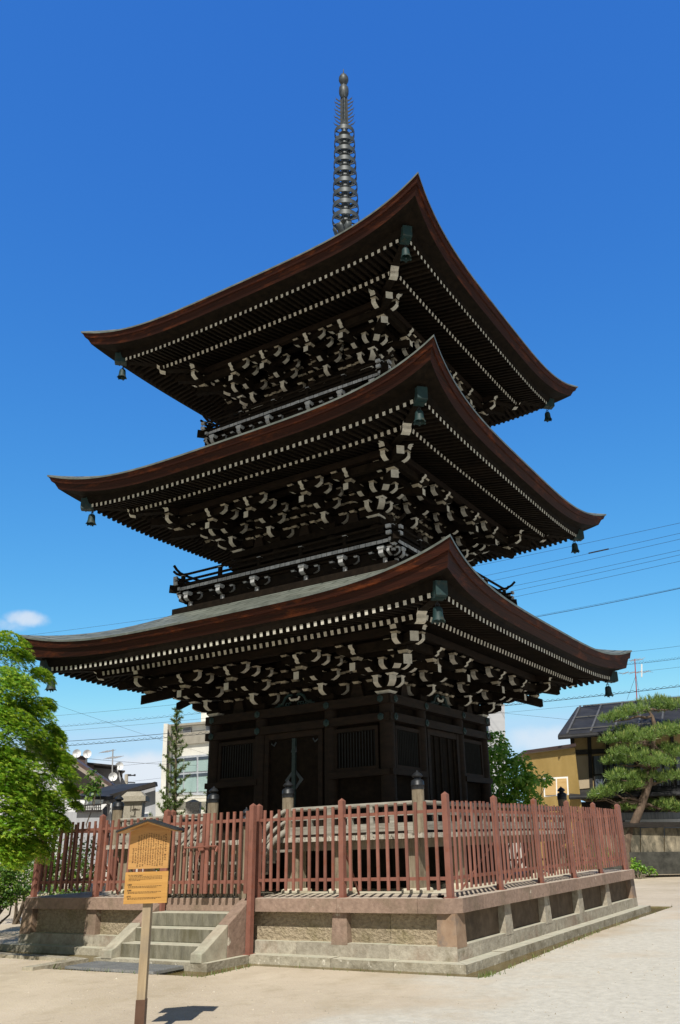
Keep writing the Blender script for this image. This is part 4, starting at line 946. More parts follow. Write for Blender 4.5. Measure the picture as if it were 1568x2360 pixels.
shrub('slender light green sapling before the taupe gable wall', gz(212, 24), blobs([(208, 1778, 24, .14), (222, 1795, 24, .14), (215, 1810, 24, .25), (200, 1822, 24, .25), (232, 1800, 24, .1)]), 420, .09, 'bush', 'sapling', 'sapling')
shrub('low green shrub at the foot of the boundary wall behind the pine', gz(1465, 29.2), blobs([(1462, 1998, 29.4, .22), (1480, 2004, 29.4, .2), (1503, 2007, 29.5, .18), (1465, 1984, 29.5, .15)]), 420, .08, 'treeleaf')
shrub('yellow flowering bush seen through the far end of the right fence', gz(1330, 24), blobs([(1300, 1975, 24, .4), (1340, 1965, 24, .45), (1380, 1975, 24, .4), (1330, 2000, 24, .3)]), 1500, .07, pm('x', (.3, .3, .05), (.4, .38, .06)) if False else 'bush')
def bristle(ml, c, ax, L_, n, w, m=0, spread=.8):
    ax = ax.normalized()
    for i in range(n):
        d = (ax*random.uniform(.2, 1)+rv()*spread).normalized(); sd = d.cross(rv()).normalized()*w; ml.add([c-sd, c+sd, c+d*L_*random.uniform(.7, 1.1)], [(0, 1, 2)], m)
def conifer(label, px, d, ytop, ybot, wid, seed, group=None, sparse=1.):
    random.seed(seed); base = gz(px, d); top = P(px+4, ytop, d); H_ = top.z; t = thing('conifer', label, 'conifer', base, group); ml = MB(); mb = MB()
    mb.tube([base, base.lerp(top, .5)+Vector((.03, 0, 0)), top], [.085, .05, .01], 7)
    nb = int(68*sparse)
    for i in range(nb):
        u = (i+.5)/nb; z = H_*(.12+.87*u); L_ = wid*(1-u)**.8*random.uniform(.45, 1.15)+.07; a = i*2.4+random.uniform(-.4, .4); p0 = Vector((base.x+(top.x-base.x)*z/H_, base.y+(top.y-base.y)*z/H_, z)); hd_ = Vector((cos(a), sin(a), 0))
        pts = [p0+hd_*L_*q_+Vector((0, 0, L_*(.55*q_*q_-.05*q_))) for q_ in (0, .35, .7, 1)]; mb.tube(pts, [.013, .010, .007, .003], 5)
        n_ = max(4, int(L_/.05))
        for j in range(n_):
            q_ = (j+.7)/n_; s_ = p0+hd_*L_*q_+Vector((0, 0, L_*(.55*q_*q_-.05*q_)))
            for kk in range(3): bristle(ml, s_+rv()*.035, hd_*.5+rv()*.8+Vector((0, 0, .4)), .10, 8, .011)
    o = mb.build('trunk', 'trunk', t, True); o.location = -base; o = ml.build('foliage', 'conifer', t, fix=False); o.location = -base
conifer('slim pale green conifer standing before the cream concrete building', 404, 24, 1630, 1990, .72, 3)
conifer('conifer half hidden by the left edge of the pagoda wall', 494, 24, 1680, 1990, .42, 11, sparse=.7)
conifer('low young conifer bush left of the slim conifer', 380, 24, 1835, 1990, .36, 14, sparse=.5)
random.seed(21)
# ---- japanese pine at the right
PB = Vector((.35, 16.5, 0)); dP = (PB-CAM).dot(VH)
pn_ = thing('pine_tree', 'leaning japanese pine with cloud pruned pads of needles beside the boundary wall', 'pine tree', PB)
mb = MB(); ml = MB()
tr = [PB]+[P(x, y, dP) for x, y in ((1441, 1960), (1447, 1930), (1463, 1895), (1480, 1850), (1495, 1805), (1500, 1770), (1503, 1715), (1510, 1675), (1503, 1650), (1494, 1635))]
mb.tube(tr, [.26, .17, .155, .15, .145, .14, .13, .11, .09, .06, .03], 10)
ppads = [(1455, 1640, 0, .55), (1505, 1625, .4, .7), (1545, 1628, .2, .6), (1410, 1657, -.3, .42), (1432, 1650, -.2, .3), (1440, 1690, .3, .6), (1475, 1700, -.6, .6), (1420, 1705, -.2, .5), (1530, 1688, -.3, .6), (1560, 1680, .3, .6), (1445, 1735, -.4, .6), (1490, 1750, -.8, .6), (1425, 1755, 0, .5), (1535, 1730, .5, .6), (1520, 1760, -.5, .5), (1432, 1790, -.5, .5), (1470, 1790, .6, .55), (1510, 1795, 0, .5), (1412, 1820, -.3, .45), (1385, 1832, -.2, .38), (1440, 1818, .2, .4), (1375, 1838, 0, .2), (1462, 1812, -.4, .3), (1440, 1862, .2, .35), (1530, 1858, .3, .5), (1560, 1865, .5, .4), (1500, 1858, .6, .3), (1550, 1790, .4, .5), (1560, 1740, .2, .5)]
for x, y, dd, r in ppads:
    c = P(x, y, dP+dd); att = min(tr[4:], key=lambda q: (q-c).length+abs(q.z-c.z+.15)*.5); limb(mb, att, c-Vector((0, 0, .1)), .055, .015, 5, .09)
    for i in range(int(200*r)):
        v = rv(); p = c+Vector((v.x*r*1.2, v.y*r*1.2, v.z*r*.34+.06*(1-v.x*v.x-v.y*v.y))); bristle(ml, p, Vector((v.x*.5, v.y*.5, 1)), .20, 13, .0095, 0, .7)
        if v.z > .0 and random.random() < .45: ml.tube([p+Vector((0, 0, .02)), p+Vector((random.uniform(-.03, .03), random.uniform(-.03, .03), random.uniform(.10, .19)))], [.013, .006], 5, 1)
o = mb.build('trunk', 'pinebark', pn_, True); o.location = -PB; o = ml.build('foliage', ['pine', 'candle'], pn_, fix=False); o.location = -PB

# ------------------------------------------------------------------ buildings behind
def face(mb, pts, ext, m=0):
    """closed prism: polygon of world points pushed back by vector ext"""
    n = len(pts); a = [Vector(p) for p in pts]; b = [p+ext for p in a]
    mb.add(a+b, [tuple(range(n)), tuple(range(2*n-1, n-1, -1))]+[(i, n+i, n+(i+1) % n, (i+1) % n) for i in range(n)], m); return mb
def pp(lst, d0, d1=None, x0=None, x1=None):
    if d1 is None: return [P(x, y, d0) for x, y in lst]
    return [P(x, y, lerp(d0, d1, (x-x0)/(x1-x0))) for x, y in lst]
def part(name, mat, par, pts, depth, smooth=False):
    mb = MB(); face(mb, pts, VH*depth); return mb.build(name, mat, par)
def down(p, z=0.): return Vector((p.x, p.y, z))
def RD(pts):
    c = sum((Vector(p) for p in pts), Vector((0, 0, 0)))/len(pts)-CAM; c.z = 0; return c.normalized()
# cream concrete building
d0, d1, xa, xb = 47., 42., 375, 520
def onplane(A, B, lst, off=0.):
    """points of the photograph's rays on the vertical plane through A and B, off metres behind it"""
    u = (B-A); u.z = 0; u.normalize(); n = Vector((-u.y, u.x, 0))
    if n.dot(VH) < 0: n = -n
    out = []
    for x, y in lst:
        v = P(x, y, 1)-CAM; out.append(CAM+v*((A-CAM).dot(n)+off)/v.dot(n))
    return out
CA, CB = P(xa, 1900, d0), P(xb, 1900, d1)
Q = lambda lst, off=0.: onplane(CA, CB, lst, off)
cb = thing('concrete_building', 'cream concrete building with blue blinds in a big window grid behind the conifers', 'building', gz(450, 45))
def bpart(name, mat, lst, off, dep, par=cb):
    mb = MB(); face(mb, Q(lst, off), RD(Q(lst, off))*dep); o = mb.build(name, mat, par); o.location = -Vector(cb.location) if par is cb else (0, 0, 0); return o
bpart('wall', 'conc', [(391, 1671), (700, 1645), (700, 1990), (376, 2010)], 0, 9)
bpart('corner_pier', 'conc', [(378, 1667), (387, 1667), (382, 1830), (378, 1990), (362, 1990), (370, 1830)], -.9, .6); bpart('pier_shade_side', 'concg', [(387, 1667), (394, 1671), (390, 1830), (388, 1990), (378, 1990), (382, 1830)], -.5, .4)  # grey on the pier side paints its shaded face
bpart('roof_edge', 'concg', [(391, 1669), (700, 1643), (700, 1647), (391, 1674)], -.25, .4)
bpart('grey_shade_band', 'concg', [(391, 1691), (700, 1664), (700, 1690), (391, 1718)], -.12, .3)  # grey strip stands for a band of shadow on the wall
bpart('stair_tower', 'conc', [(464, 1662), (700, 1640), (700, 1580), (464, 1610)], 2, 5)
wf = bpart('window_frame', 'alu', [(393, 1744), (700, 1720), (700, 1838), (390, 1830)], -.08, .2)
for xl, xr in ((394.5, 422.5), (425, 453.5), (457.5, 486), (488.5, 512)):
    for (ya, yb) in ((1744, 1778), (1782, 1825)):
        sl = -.085
        pts = [(xl, ya+(xl-430)*sl+2), (xr, ya+(xr-430)*sl+2), (xr, yb+(xr-430)*-.055), (xl, yb+(xl-430)*-.055)]
        p = bpart('window_pane', 'curtain', pts, -.11, .05, wf); pb = [(xl, pts[0][1]), (xr, pts[1][1]), (xr, pts[1][1]+7), (xl, pts[0][1]+7)]; bpart('blind_gap', 'glassd', pb, -.13, .03, wf)
bpart('window_sill', 'conc', [(386, 1836), (700, 1828), (700, 1832), (386, 1841)], -.35, .4)
for xl, xr, y0 in ((422, 441, 1677), (475, 494.5, 1673)):
    w_ = bpart('small_window', 'glassd', [(xl, y0), (xr, y0-2), (xr, y0+19), (xl, y0+21)], -.04, .1)
    for i in range(7):
        x = xl+(xr-xl)*(i+.5)/7; bpart('window_bar', 'alu', [(x-.5, y0), (x+.5, y0), (x+.5, y0+19), (x-.5, y0+19)], -.08, .05, w_)
bpart('low_wing', 'conc', [(349, 1825), (380, 1822), (380, 2000), (345, 2000)], -3, 6)
# grey tower at the right of the pagoda
gt = thing('office_building', 'plain grey office block with one dark window right of the pagoda wall', 'building', gz(1140, 40))
def gpart(par, name, mat, lst, d, dep): 
    mb = MB(); face(mb, pp(lst, d), RD(pp(lst, d))*dep); o = mb.build(name, mat, par); o.location = -Vector(par.location); return o
gpart(gt, 'wall', 'plain', [(1000, 1640), (1163, 1622), (1172, 1990), (1000, 1990)], 40, 8)
gpart(gt, 'window_frame', 'alu', [(1110, 1655), (1128, 1654), (1130, 1696), (1110, 1698)], 39.9, .2); gpart(gt, 'window_pane', 'glassd', [(1112, 1658), (1125, 1657), (1127, 1693), (1112, 1695)], 39.85, .2)
# yellow shed
ys = thing('yellow_shed', 'mustard corrugated metal shed with a boarded window between the tree and the timber house', 'shed', gz(1260, 31))
mb = MB(); a = P(1205, 1738, 33); b = P(1325, 1722, 30.5); nn = 60; rowt = []; rowb = []
for i in range(nn*2+1):
    t = i/(nn*2); p = a.lerp(b, t)+VH*(.025 if i % 2 else 0); rowt.append(p); rowb.append(Vector((p.x, p.y, 0)))
mb.grid([rowb, rowt]); o = mb.build('wall', 'yellow', ys, fix=False); o.location = -Vector(ys.location)
mb = MB(); face(mb, [a+Vector((0, 0, .02)), b+Vector((0, 0, .02)), b+Vector((0, 0, .12)), a+Vector((0, 0, .12))], VH*5); 
for v in range(len(mb.v)): pass
o = mb.build('roof', 'brownroof', ys); o.location = Vector((0, 0, 0))-Vector(ys.location)-VH*.25
gpart(ys, 'window_frame', 'whitep', [(1252, 1792), (1309, 1789), (1311, 1831), (1254, 1836)], 30.3, .1)
gpart(ys, 'window_board', 'ply', [(1255, 1796), (1281, 1794), (1282, 1831), (1257, 1832)], 30.26, .08); gpart(ys, 'window_board', 'ply', [(1284, 1794), (1306, 1793), (1308, 1828), (1285, 1831)], 30.26, .08)
# dark two storey timber house
th = thing('timber_house', 'two storey ochre plaster house with black timber and dark metal roof behind the pine', 'house', gz(1450, 33))
hd = 32.
gpart(th, 'lower_wall', 'plaster', [(1322, 1850), (1700, 1850), (1700, 2000), (1328, 2000)], hd, 7)
gpart(th, 'upper_wall', 'plaster', [(1313, 1690), (1700, 1670), (1700, 1830), (1326, 1838)], hd, 7)
mb = MB(); e0, e1 = P(1286, 1693, hd-1.3), P(1720, 1660, hd-1.3); r0, r1 = P(1330, 1629, hd+2.6), P(1720, 1592, hd+2.6)
nv = Vector((0, 0, -.12)); mb.add([e0, e1, r1, r0, e0+nv, e1+nv, r1+nv, r0+nv], [(0, 1, 2, 3), (7, 6, 5, 4), (0, 4, 5, 1), (1, 5, 6, 2), (2, 6, 7, 3), (3, 7, 4, 0)])
bk0, bk1 = r0+(r0-e0)*.9, r1+(r1-e1)*.9
bk0.z = e0.z; bk1.z = e1.z
mb.add([r0, r1, bk1, bk0], [(0, 1, 2, 3)])
o = mb.build('roof', 'rooft', th); o.location = -Vector(th.location)
for i in range(7):
    t = .02+i*.125; mb = MB(); mb.bar(e0.lerp(e1, t+.03)+Vector((0, 0, .04)), r0.lerp(r1, t)+Vector((0, 0, .04)), .07, .045); o = mb.build('roof_rib', 'rib', th); o.location = -Vector(th.location)
for v in (.10, .52, .96):
    mb = MB(); mb.bar(e0.lerp(r0, v).lerp(e1.lerp(r1, v), .04)+Vector((0, 0, .06)), e1.lerp(r1, v)+Vector((0, 0, .06)), .05, .04); o = mb.build('snow_bar', 'rib', th); o.location = -Vector(th.location)
mb = MB(); mb.tube([e0+Vector((0, 0, -.10)), e1+Vector((0, 0, -.10))], .07, 8); o = mb.build('gutter', 'rooft', th); o.location = -Vector(th.location)
for lst in ([(1314, 1692), (1323, 1692), (1336, 1838), (1326, 1838)], [(1353, 1690), (1362, 1690), (1368, 1836), (1360, 1836)], [(1396, 1688), (1403, 1688), (1408, 1836), (1400, 1836)], [(1318, 1728), (1700, 1712), (1700, 1722), (1319, 1739)], [(1460, 1684), (1468, 1684), (1474, 1834), (1466, 1834)], [(1545, 1680), (1552, 1680), (1558, 1834), (1550, 1834)]):
    gpart(th, 'timber', 'timber', lst, hd-.08, .2)
gpart(th, 'plaster_panel', 'plaster2', [(1325, 1742), (1358, 1740), (1362, 1815), (1332, 1818)], hd-.05, .2)
for lst in ([(1367, 1742), (1462, 1737), (1468, 1826), (1372, 1828)], [(1472, 1736), (1546, 1733), (1552, 1824), (1478, 1826)], [(1556, 1733), (1640, 1729), (1645, 1822), (1560, 1824)]):
    w_ = gpart(th, 'window', 'glassb', lst, hd-.04, .2)
    mb = MB()
    for i in range(5): a_, b_2 = lst[0][0]+(lst[1][0]-lst[0][0])*i/4, lst[3][0]+(lst[2][0]-lst[3][0])*i/4; mb.bar(P(a_, lst[0][1], hd-.1), P(b_2, lst[3][1], hd-.1), .06, .05)
    mb.bar(P(lst[0][0], (lst[0][1]+lst[3][1])/2, hd-.1), P(lst[1][0]+3, (lst[1][1]+lst[2][1])/2, hd-.1), .06, .05)
    o = mb.build('window_bars', 'timber', w_)
mb = MB()
for i in range(44): x = 1440+i*6; mb.bar(P(x, 1800-(x-1440)*.05, hd-.5), P(x+1, 1823-(x-1440)*.05, hd-.5), .03, .03)
mb.bar(P(1440, 1800, hd-.5), P(1704, 1787, hd-.5), .05, .05); mb.bar(P(1440, 1822, hd-.5), P(1704, 1809, hd-.5), .07, .07)
o = mb.build('window_railing', 'timber', th); o.location = -Vector(th.location)
mb = MB(); a0, a1 = P(1311, 1832, hd-1.6), P(1720, 1818, hd-1.6); c0, c1 = P(1322, 1820, hd), P(1720, 1800, hd); nv = Vector((0, 0, -.07))
mb.add([a0, a1, c1, c0, a0+nv, a1+nv, c1+nv, c0+nv], [(0, 1, 2, 3), (7, 6, 5, 4), (0, 4, 5, 1), (1, 5, 6, 2), (2, 6, 7, 3), (3, 7, 4, 0)]); o = mb.build('lower_roof', 'rooft', th); o.location = -Vector(th.location)
mb = MB(); mb.tube([a0+Vector((0, 0, -.08)), a1+Vector((0, 0, -.08))], .06, 8); o = mb.build('gutter', 'rooft', th); o.location = -Vector(th.location)
gpart(th, 'lower_shade_band', 'timber', [(1326, 1848), (1700, 1838), (1700, 1868), (1328, 1874)], hd-.1, .25)
gpart(th, 'lower_window', 'glassb', [(1400, 1872), (1700, 1866), (1700, 1930), (1400, 1930)], hd-.06, .2)
mb = MB(); mb.bar(P(1440, 1893, hd-.12), P(1700, 1888, hd-.12), .05, .12); o = mb.build('lower_window_rail', 'alu', th); o.location = -Vector(th.location)
# boundary wall
bw = thing('boundary_wall', 'old stained and shade-dappled plaster wall with tile coping behind the pine at the right', 'wall', gz(1500, 30.6))
wd = lambda x: 30.6-(x-1330)*.004
WA, WB = P(1330, 1950, 30.6), P(1640, 1950, 29.4)
def wp(lst, off=0.): return onplane(WA, WB, lst, off)
def wpart(name, mat, lst, off, dep):
    mb = MB(); face(mb, wp(lst, off), RD(wp(lst, off))*dep); o = mb.build(name, mat, bw); o.location = -Vector(bw.location)
for xl, xr in ((1330, 1452), (1454, 1475), (1477, 1530), (1532, 1640)): wpart('wall_panel', 'wallstone', [(xl, 1908), (xr, 1906), (xr, 1963), (xl, 1967)], 0, .35)
wpart('wall_footing', 'wallbase', [(1330, 1965), (1640, 1961), (1640, 2012), (1330, 2018)], -.08, .5)
mb = MB()
for i in range(40):
    x = 1330+i*7.8; mb.bar(P(x, 1903, wd(x)-.25), P(x, 1896, wd(x)+.2), .135, .07)
o = mb.build('coping_tiles', 'timber', bw); o.location = -Vector(bw.location)
# houses at the left
h1 = thing('gable_house', 'taupe gable house with sloping brown roof edge behind the maple', 'house', gz(200, 30))
gpart(h1, 'wall', 'taupe', [(120, 1722), (164, 1750), (256, 1811), (262, 1990), (120, 1990)], 30, 6)
mb = MB(); pa, pc = P(118, 1714, 29.4), P(262, 1811, 29.4)
mb.bar(pa, pc, .5, .10); o = mb.build('roof_edge', 'brownroof', h1); o.location = -Vector(h1.location)
gpart(h1, 'side_wing', 'wallw', [(60, 1722), (147, 1731), (147, 1990), (60, 1990)], 28.5, 1); gpart(h1, 'wing_roof', 'brownroof', [(60, 1690), (100, 1707), (150, 1724), (150, 1732), (60, 1727)], 28.2, 1.5)
gpart(h1, 'red_roof_strip', pm('red_tile_strip', (.16, .05, .05), (.22, .08, .075), (3, 3, 3), 3, .6, .1), [(155, 1826), (160, 1818), (208, 1814), (240, 1814), (215, 1826)], 28.8, .6)
h2 = thing('grey_sided_house', 'house with grey metal siding and brown parapet behind the gable house', 'house', gz(250, 36))
gpart(h2, 'wall', 'siding', [(216, 1760), (270, 1766), (291, 1806), (291, 1990), (216, 1990)], 36, 6); gpart(h2, 'brown_block', 'brownroof', [(150, 1739), (202, 1744), (202, 1758), (217, 1760), (217, 1800), (150, 1800)], 35, 5); gpart(h2, 'roof_edge', 'timber', [(201, 1756), (271, 1763), (271, 1767), (201, 1760)], 34.8, 2)
gpart(h2, 'parapet_cap', 'timber', [(150, 1737), (203, 1742), (203, 1745), (150, 1740)], 34.9, 2); gpart(h2, 'vent_hood', 'timber', [(275, 1774), (289, 1775), (283, 1779), (283, 1790), (278, 1786)], 35.5, .8)
h3 = thing('awning_house', 'low white house with dark sheet roof and white awning at the left behind the fence', 'house', gz(280, 25))
q = [P(172, 1834, 24.6), P(248, 1836, 24.6), P(361, 1802, 28), P(258, 1808, 29.5)]; mb = MB(); nv = Vector((0, 0, -.10)); mb.add(q+[p+nv for p in q], [(0, 1, 2, 3), (7, 6, 5, 4), (0, 4, 5, 1), (1, 5, 6, 2), (2, 6, 7, 3), (3, 7, 4, 0)])
o = mb.build('roof', 'rooft', h3); o.location = -Vector(h3.location)
gpart(h3, 'side_wall', 'siding', [(249, 1840), (359, 1808), (359, 1990), (249, 1990)], 25.4, .5); gpart(h3, 'front_wall', 'wallw', [(150, 1838), (250, 1840), (250, 1990), (150, 1990)], 25.3, .5)
mb = MB(); mb.bar(P(247, 1839, 25.1), P(361, 1806, 25.1), .25, .12); o = mb.build('verge_board', 'timber', h3); o.location = -Vector(h3.location)
mb = MB(); mb.tube([P(170, 1837, 24.4), P(249, 1838, 24.4)], .05, 6); o = mb.build('gutter', 'timber', h3); o.location = -Vector(h3.location)
gpart(h3, 'awning', 'whitep', [(180, 1842), (240, 1841), (237, 1851), (177, 1855)], 24.4, .9); gpart(h3, 'awning', 'whitep', [(178, 1857), (247, 1852), (236, 1865), (178, 1868)], 24.0, .9)
mb = MB()
for i in range(14): x = 176+i*4.3; mb.bar(P(x, 1855, 23.8), P(x, 1868, 23.8), .02, .02)
mb.bar(P(175, 1856, 23.8), P(234, 1854, 23.8), .03, .03); mb.bar(P(175, 1869, 23.8), P(234, 1868, 23.8), .06, .06); mb.bar(P(175, 1862, 23.8), P(234, 1861, 23.8), .02, .02); o = mb.build('balcony_rail', 'timber', h3); o.location = -Vector(h3.location)
gpart(h3, 'balcony_front', 'siding', [(140, 1871), (233, 1869), (233, 1990), (140, 1990)], 23.9, .6)
gpart(h3, 'window', 'glassb', [(238, 1859), (248, 1859), (248, 1880), (238, 1880)], 24.9, .2); gpart(h3, 'window', 'glassb', [(329, 1875), (342, 1874), (342, 1893), (329, 1894)], 25.2, .2); gpart(h3, 'window_frame', 'whitep', [(327, 1872), (344, 1871), (344, 1896), (327, 1897)], 25.25, .2)
mb = MB(); mb.tube([P(247, 1845, 24.9), P(256, 1853, 24.9), P(254, 1880, 24.9), P(252, 1925, 24.9)], .04, 6); o = mb.build('downpipe', 'whitep', h3); o.location = -Vector(h3.location)
h4 = thing('distant_house', 'white walled house glimpsed through the maple leaves at the far left', 'house', gz(20, 32)); gpart(h4, 'wall', 'wallw', [(-160, 1775), (70, 1780), (70, 1990), (-160, 1990)], 32, 6); gpart(h4, 'roof', 'rooft', [(-180, 1765), (78, 1772), (78, 1782), (-180, 1777)], 31.4, 7)
# stone monuments
sm_ = thing('stone_monument', 'square stone memorial with wide cap and carved characters behind the left fence', 'monument', gz(312, 20.5))
md = 20.5
def mbx(px0, px1, y0, y1, d, dep, par, name, mat, tap=0):
    mb = MB(); A0, A1 = P(px0, y0, d), P(px1, y0, d); wv = (A1-A0); wv.z = 0; L_ = wv.length; cx_ = (A0+A1)/2+VH*dep/2; z1, z0 = P((px0+px1)/2, y0, d).z, P((px0+px1)/2, y1, d).z; X = Vector((.80, .60, 0)); Y = Vector((-.60, .80, 0)); h = L_/2/1.25
    f_ = lambda s, z: [cx_*1+X*a*s+Y*b*s+Vector((0, 0, z-cx_.z)) for a, b in ((-1, -1), (1, -1), (1, 1), (-1, 1))]
    mb.hexa(f_(h, z0), f_(h*(1-tap), z1), 0); o = mb.build(name, mat, par); o.location = -Vector(par.location); return h, cx_, X, Y
mbx(279, 330, 1845, 1990, md, .5, sm_, 'shaft', 'lantern'); mbx(268, 341, 1834, 1846, md, .5, sm_, 'cap', 'lantern', .02); mbx(272, 338, 1823, 1835, md, .5, sm_, 'cap_slope', 'lantern', .42)
mb = MB()
sx_ = (P(330, 1850, md)-P(279, 1850, md)).length/2/1.25; cx_ = P(304.5, 1845, md)+VH*.25
X = Vector((.80, .60, 0)); Y = Vector((-.60, .80, 0))
for i, zc in enumerate((2.27, 2.07, 1.88)):
    for s in range(7):
        u = random.uniform(-.09, .09); v = random.uniform(-.08, .08); dx, dz = ((random.uniform(.05, .10), .012) if s % 2 else (.012, random.uniform(.04, .09)))
        c = Vector((cx_.x, cx_.y, zc+v))+X*u-Y*(sx_+.004); mb.add([c-X*dx-Vector((0, 0, dz)), c+X*dx-Vector((0, 0, dz)), c+X*dx+Vector((0, 0, dz)), c-X*dx+Vector((0, 0, dz))], [(0, 1, 2, 3)])
o = mb.build('carved_characters', pm('carved_shadow', (.09, .08, .07), (.13, .12, .10)), sm_); o.location = -Vector(sm_.location)
s2 = thing('small_monument', 'speckled square stone block behind the fence left of the pagoda', 'monument', gz(440, 23)); mbx(423, 463, 1847, 1990, 23, .4, s2, 'block', 'speckle'); mbx(423, 463, 1841, 1847.5, 23, .4, s2, 'cap', 'lantern', .8)

# ------------------------------------------------------------------ aerials, dishes, poles, wires
def aerial(label, pts, d, name='tv_aerial', mat='aerial', mastmat=None):
    base = P(*pts[0], d); t = thing(name, label, 'aerial', base)
    mb = MB(); mb.tube([P(*p, d)-base for p in pts], .022, 6); mb.build('mast', mastmat or mat, t); return t, base
t, b = aerial('red and white television aerial on the ridge behind the pine', [(1468, 1612), (1463, 1518)], 34, mastmat='aerialred')
for y, x0, x1, k in ((1549, 1430, 1500, 9), (1520, 1452, 1482, 6)):
    mb = MB(); A, B = P(x0, y+2, 34)-b, P(x1, y-2, 34)-b; mb.tube([A, B], .012, 5)
    for i in range(k): c = A.lerp(B, (i+.5)/k); e = Vector((.25, .45, .22 if i % 2 else -.02)).normalized()*.22; mb.tube([c-e, c+e], .008, 4)
    mb.build('elements', 'aerial', t)
mb = MB(); mb.tube([P(1479, 1530, 34)-b, P(1479, 1560, 34)-b], .03, 5); mb.build('reflector', 'whitep', t)
mb = MB()
for x in (1445, 1475): mb.tube([P(1466, 1555, 34)-b, P(x, 1612, 34)-b], .006, 4)
mb.build('stay_wires', 'cable', t)
t, b = aerial('thin grey television aerial standing above the grey sided house', [(258, 1815), (261, 1726)], 30)
for y, x0, x1, k in ((1731, 236, 260, 5), (1745, 247, 278, 6)):
    mb = MB(); A, B = P(x0, y+1, 30)-b, P(x1, y-1, 30)-b; mb.tube([A, B], .011, 5)
    for i in range(k): c = A.lerp(B, (i+.5)/k); e = Vector((.35, .55, .2)).normalized()*.16; mb.tube([c-e, c+e], .008, 4)
    mb.build('elements', 'aerial', t)
for label, x, y, d, r in (('white satellite dish on the brown parapet, right one of the pair', 201, 1738, 34.5, .17), ('white satellite dish on the brown parapet, nearer the maple leaves', 177, 1737, 34.5, .17), ('white satellite dish fixed low on the aerial mast', 260, 1791, 29.5, .15), ('white satellite dish at the right end of the grey siding roof', 275, 1766, 35.5, .17)):
    c = P(x, y, d); t = thing('satellite_dish', label, 'satellite dish', c, 'satellite dishes on the left roofs'); ax = (CAM-c+Vector((4, 0, 8))).normalized(); e1 = ax.cross(Vector((0, 0, 1))).normalized(); e2 = e1.cross(ax)
    mb = MB(); rows = []
    for rr_, h in ((.001, 0), (r*.5, .03), (r*.85, .09), (r, .12)): rows.append([ax*h+(e1*cos(j*pi/8)+e2*sin(j*pi/8))*rr_ for j in range(17)])
    mb.grid(rows); mb.build('dish', 'whitep', t, True); mb = MB(); mb.tube([-e2*r*.9+ax*.1, -e2*r*.3+ax*.4], .012, 5); mb.tube([-ax*.05, -ax*.1-e2*.0, Vector((0, 0, -.35))-ax*.1], .03, 6); mb.build('arm', 'aerial', t)
up = thing('utility_pole', 'small distant utility pole with crossarms beside the cream building', 'utility pole', gz(292, 55)); mb = MB(); b = Vector(up.location); mb.tube([Vector((0, 0, 0)), P(292, 1784, 55)-b], [.16, .11], 8); mb.build('pole', 'concg', up)
mb = MB(); mb.bar(P(290, 1787, 55)-b, P(313, 1786, 55)-b, .07, .07); mb.bar(P(290, 1803, 55)-b, P(312, 1803, 55)-b, .07, .07)
for x in (293, 297, 301, 311): mb.tube([P(x, 1788, 55)-b, P(x, 1783.5, 55)-b], .06, 6)
mb.build('crossarm', 'cable', up)
def wire(label, a, b, d0, d1, r=.014, sag=.25, helix=0, name='power_line'):
    A, B = P(*a, d0), P(*b, d1); A2 = A+(A-B); B2 = B+(B-A); mb = MB(); n = 36
    pts = [A2.lerp(B2, i/n)-Vector((0, 0, sag*4*(i/n)*(1-i/n)-sag*.889)) for i in range(n+1)]; mb.tube(pts, r*.48, 5)
    o = mb.build(name, 'cable'); tag(o, label, 'power line', 'overhead lines crossing behind the pagoda')
    helix *= 2
    if helix:
        m2 = MB(); hp = []; k = int(helix*14)
        for i in range(k+1):
            t = i/k; q = A2.lerp(B2, t)-Vector((0, 0, sag*4*t*(1-t)-sag*.889)); ph = t*helix*2*pi; hp.append(q+Vector((0, 0, .04+.028*sin(ph)))+VH*.02*cos(ph))
        m2.tube(hp, r*.32, 4); m2.build('spiral_hanger', 'cable', o)
Z7 = lambda a, b: ((1800+a/1.7007)/1.736, (2000+b/1.7007)/1.736)
Z1 = lambda a, b: ((a/2.24)/1.736, (2500+b/2.24)/1.736)
for i, (a, b, lab) in enumerate((((180, 448), (1568, 155), 'topmost overhead wire right of the pagoda, above the others'), ((240, 515), (1568, 225), 'overhead wire with a dark sleeve, second from the top at the right'), ((285, 550), (1568, 265), 'thin overhead wire just below the one with the dark sleeve'), ((430, 585), (1568, 340), 'fourth overhead wire from the top at the right, over the upturned balcony tip'), ((420, 620), (1568, 372), 'overhead wire meeting the upturned balcony rail tip'), ((410, 665), (1568, 415), 'lowest of the six parallel wires at the right'))):
    wire(lab, Z7(*a), Z7(*b), 34, 27, .013, .15)
mb = MB(); q0, q1 = P(*Z7(945, 361.5), 29.9), P(*Z7(1080, 332.3), 29.3); mb.tube([q0, q1], .028, 6); tag(mb.build('cable_sleeve', 'cable'), 'dark sleeve on the second wire from the top at the right', 'cable sleeve')
wire('clamped double cable at the right edge above the aerial', Z7(615, 790), Z7(1568, 600), 34, 27, .022, .2); wire('thin carrier wire just above the clamped cable at the right', Z7(615, 783), Z7(1568, 594), 34.1, 27.1, .010, .12)
wire('fine wire running from the right tip of the lowest roof', Z7(1290, 1025), Z7(1568, 992), 30, 28, .010, .05); wire('spiral hung cable over the aerial at the right', Z7(1200, 1120), Z7(1568, 1078), 34, 31, .014, .1, 26); wire('thin wire crossing behind the aerial elements', Z7(1110, 1185), Z7(1568, 1135), 37, 35, .011, .1)
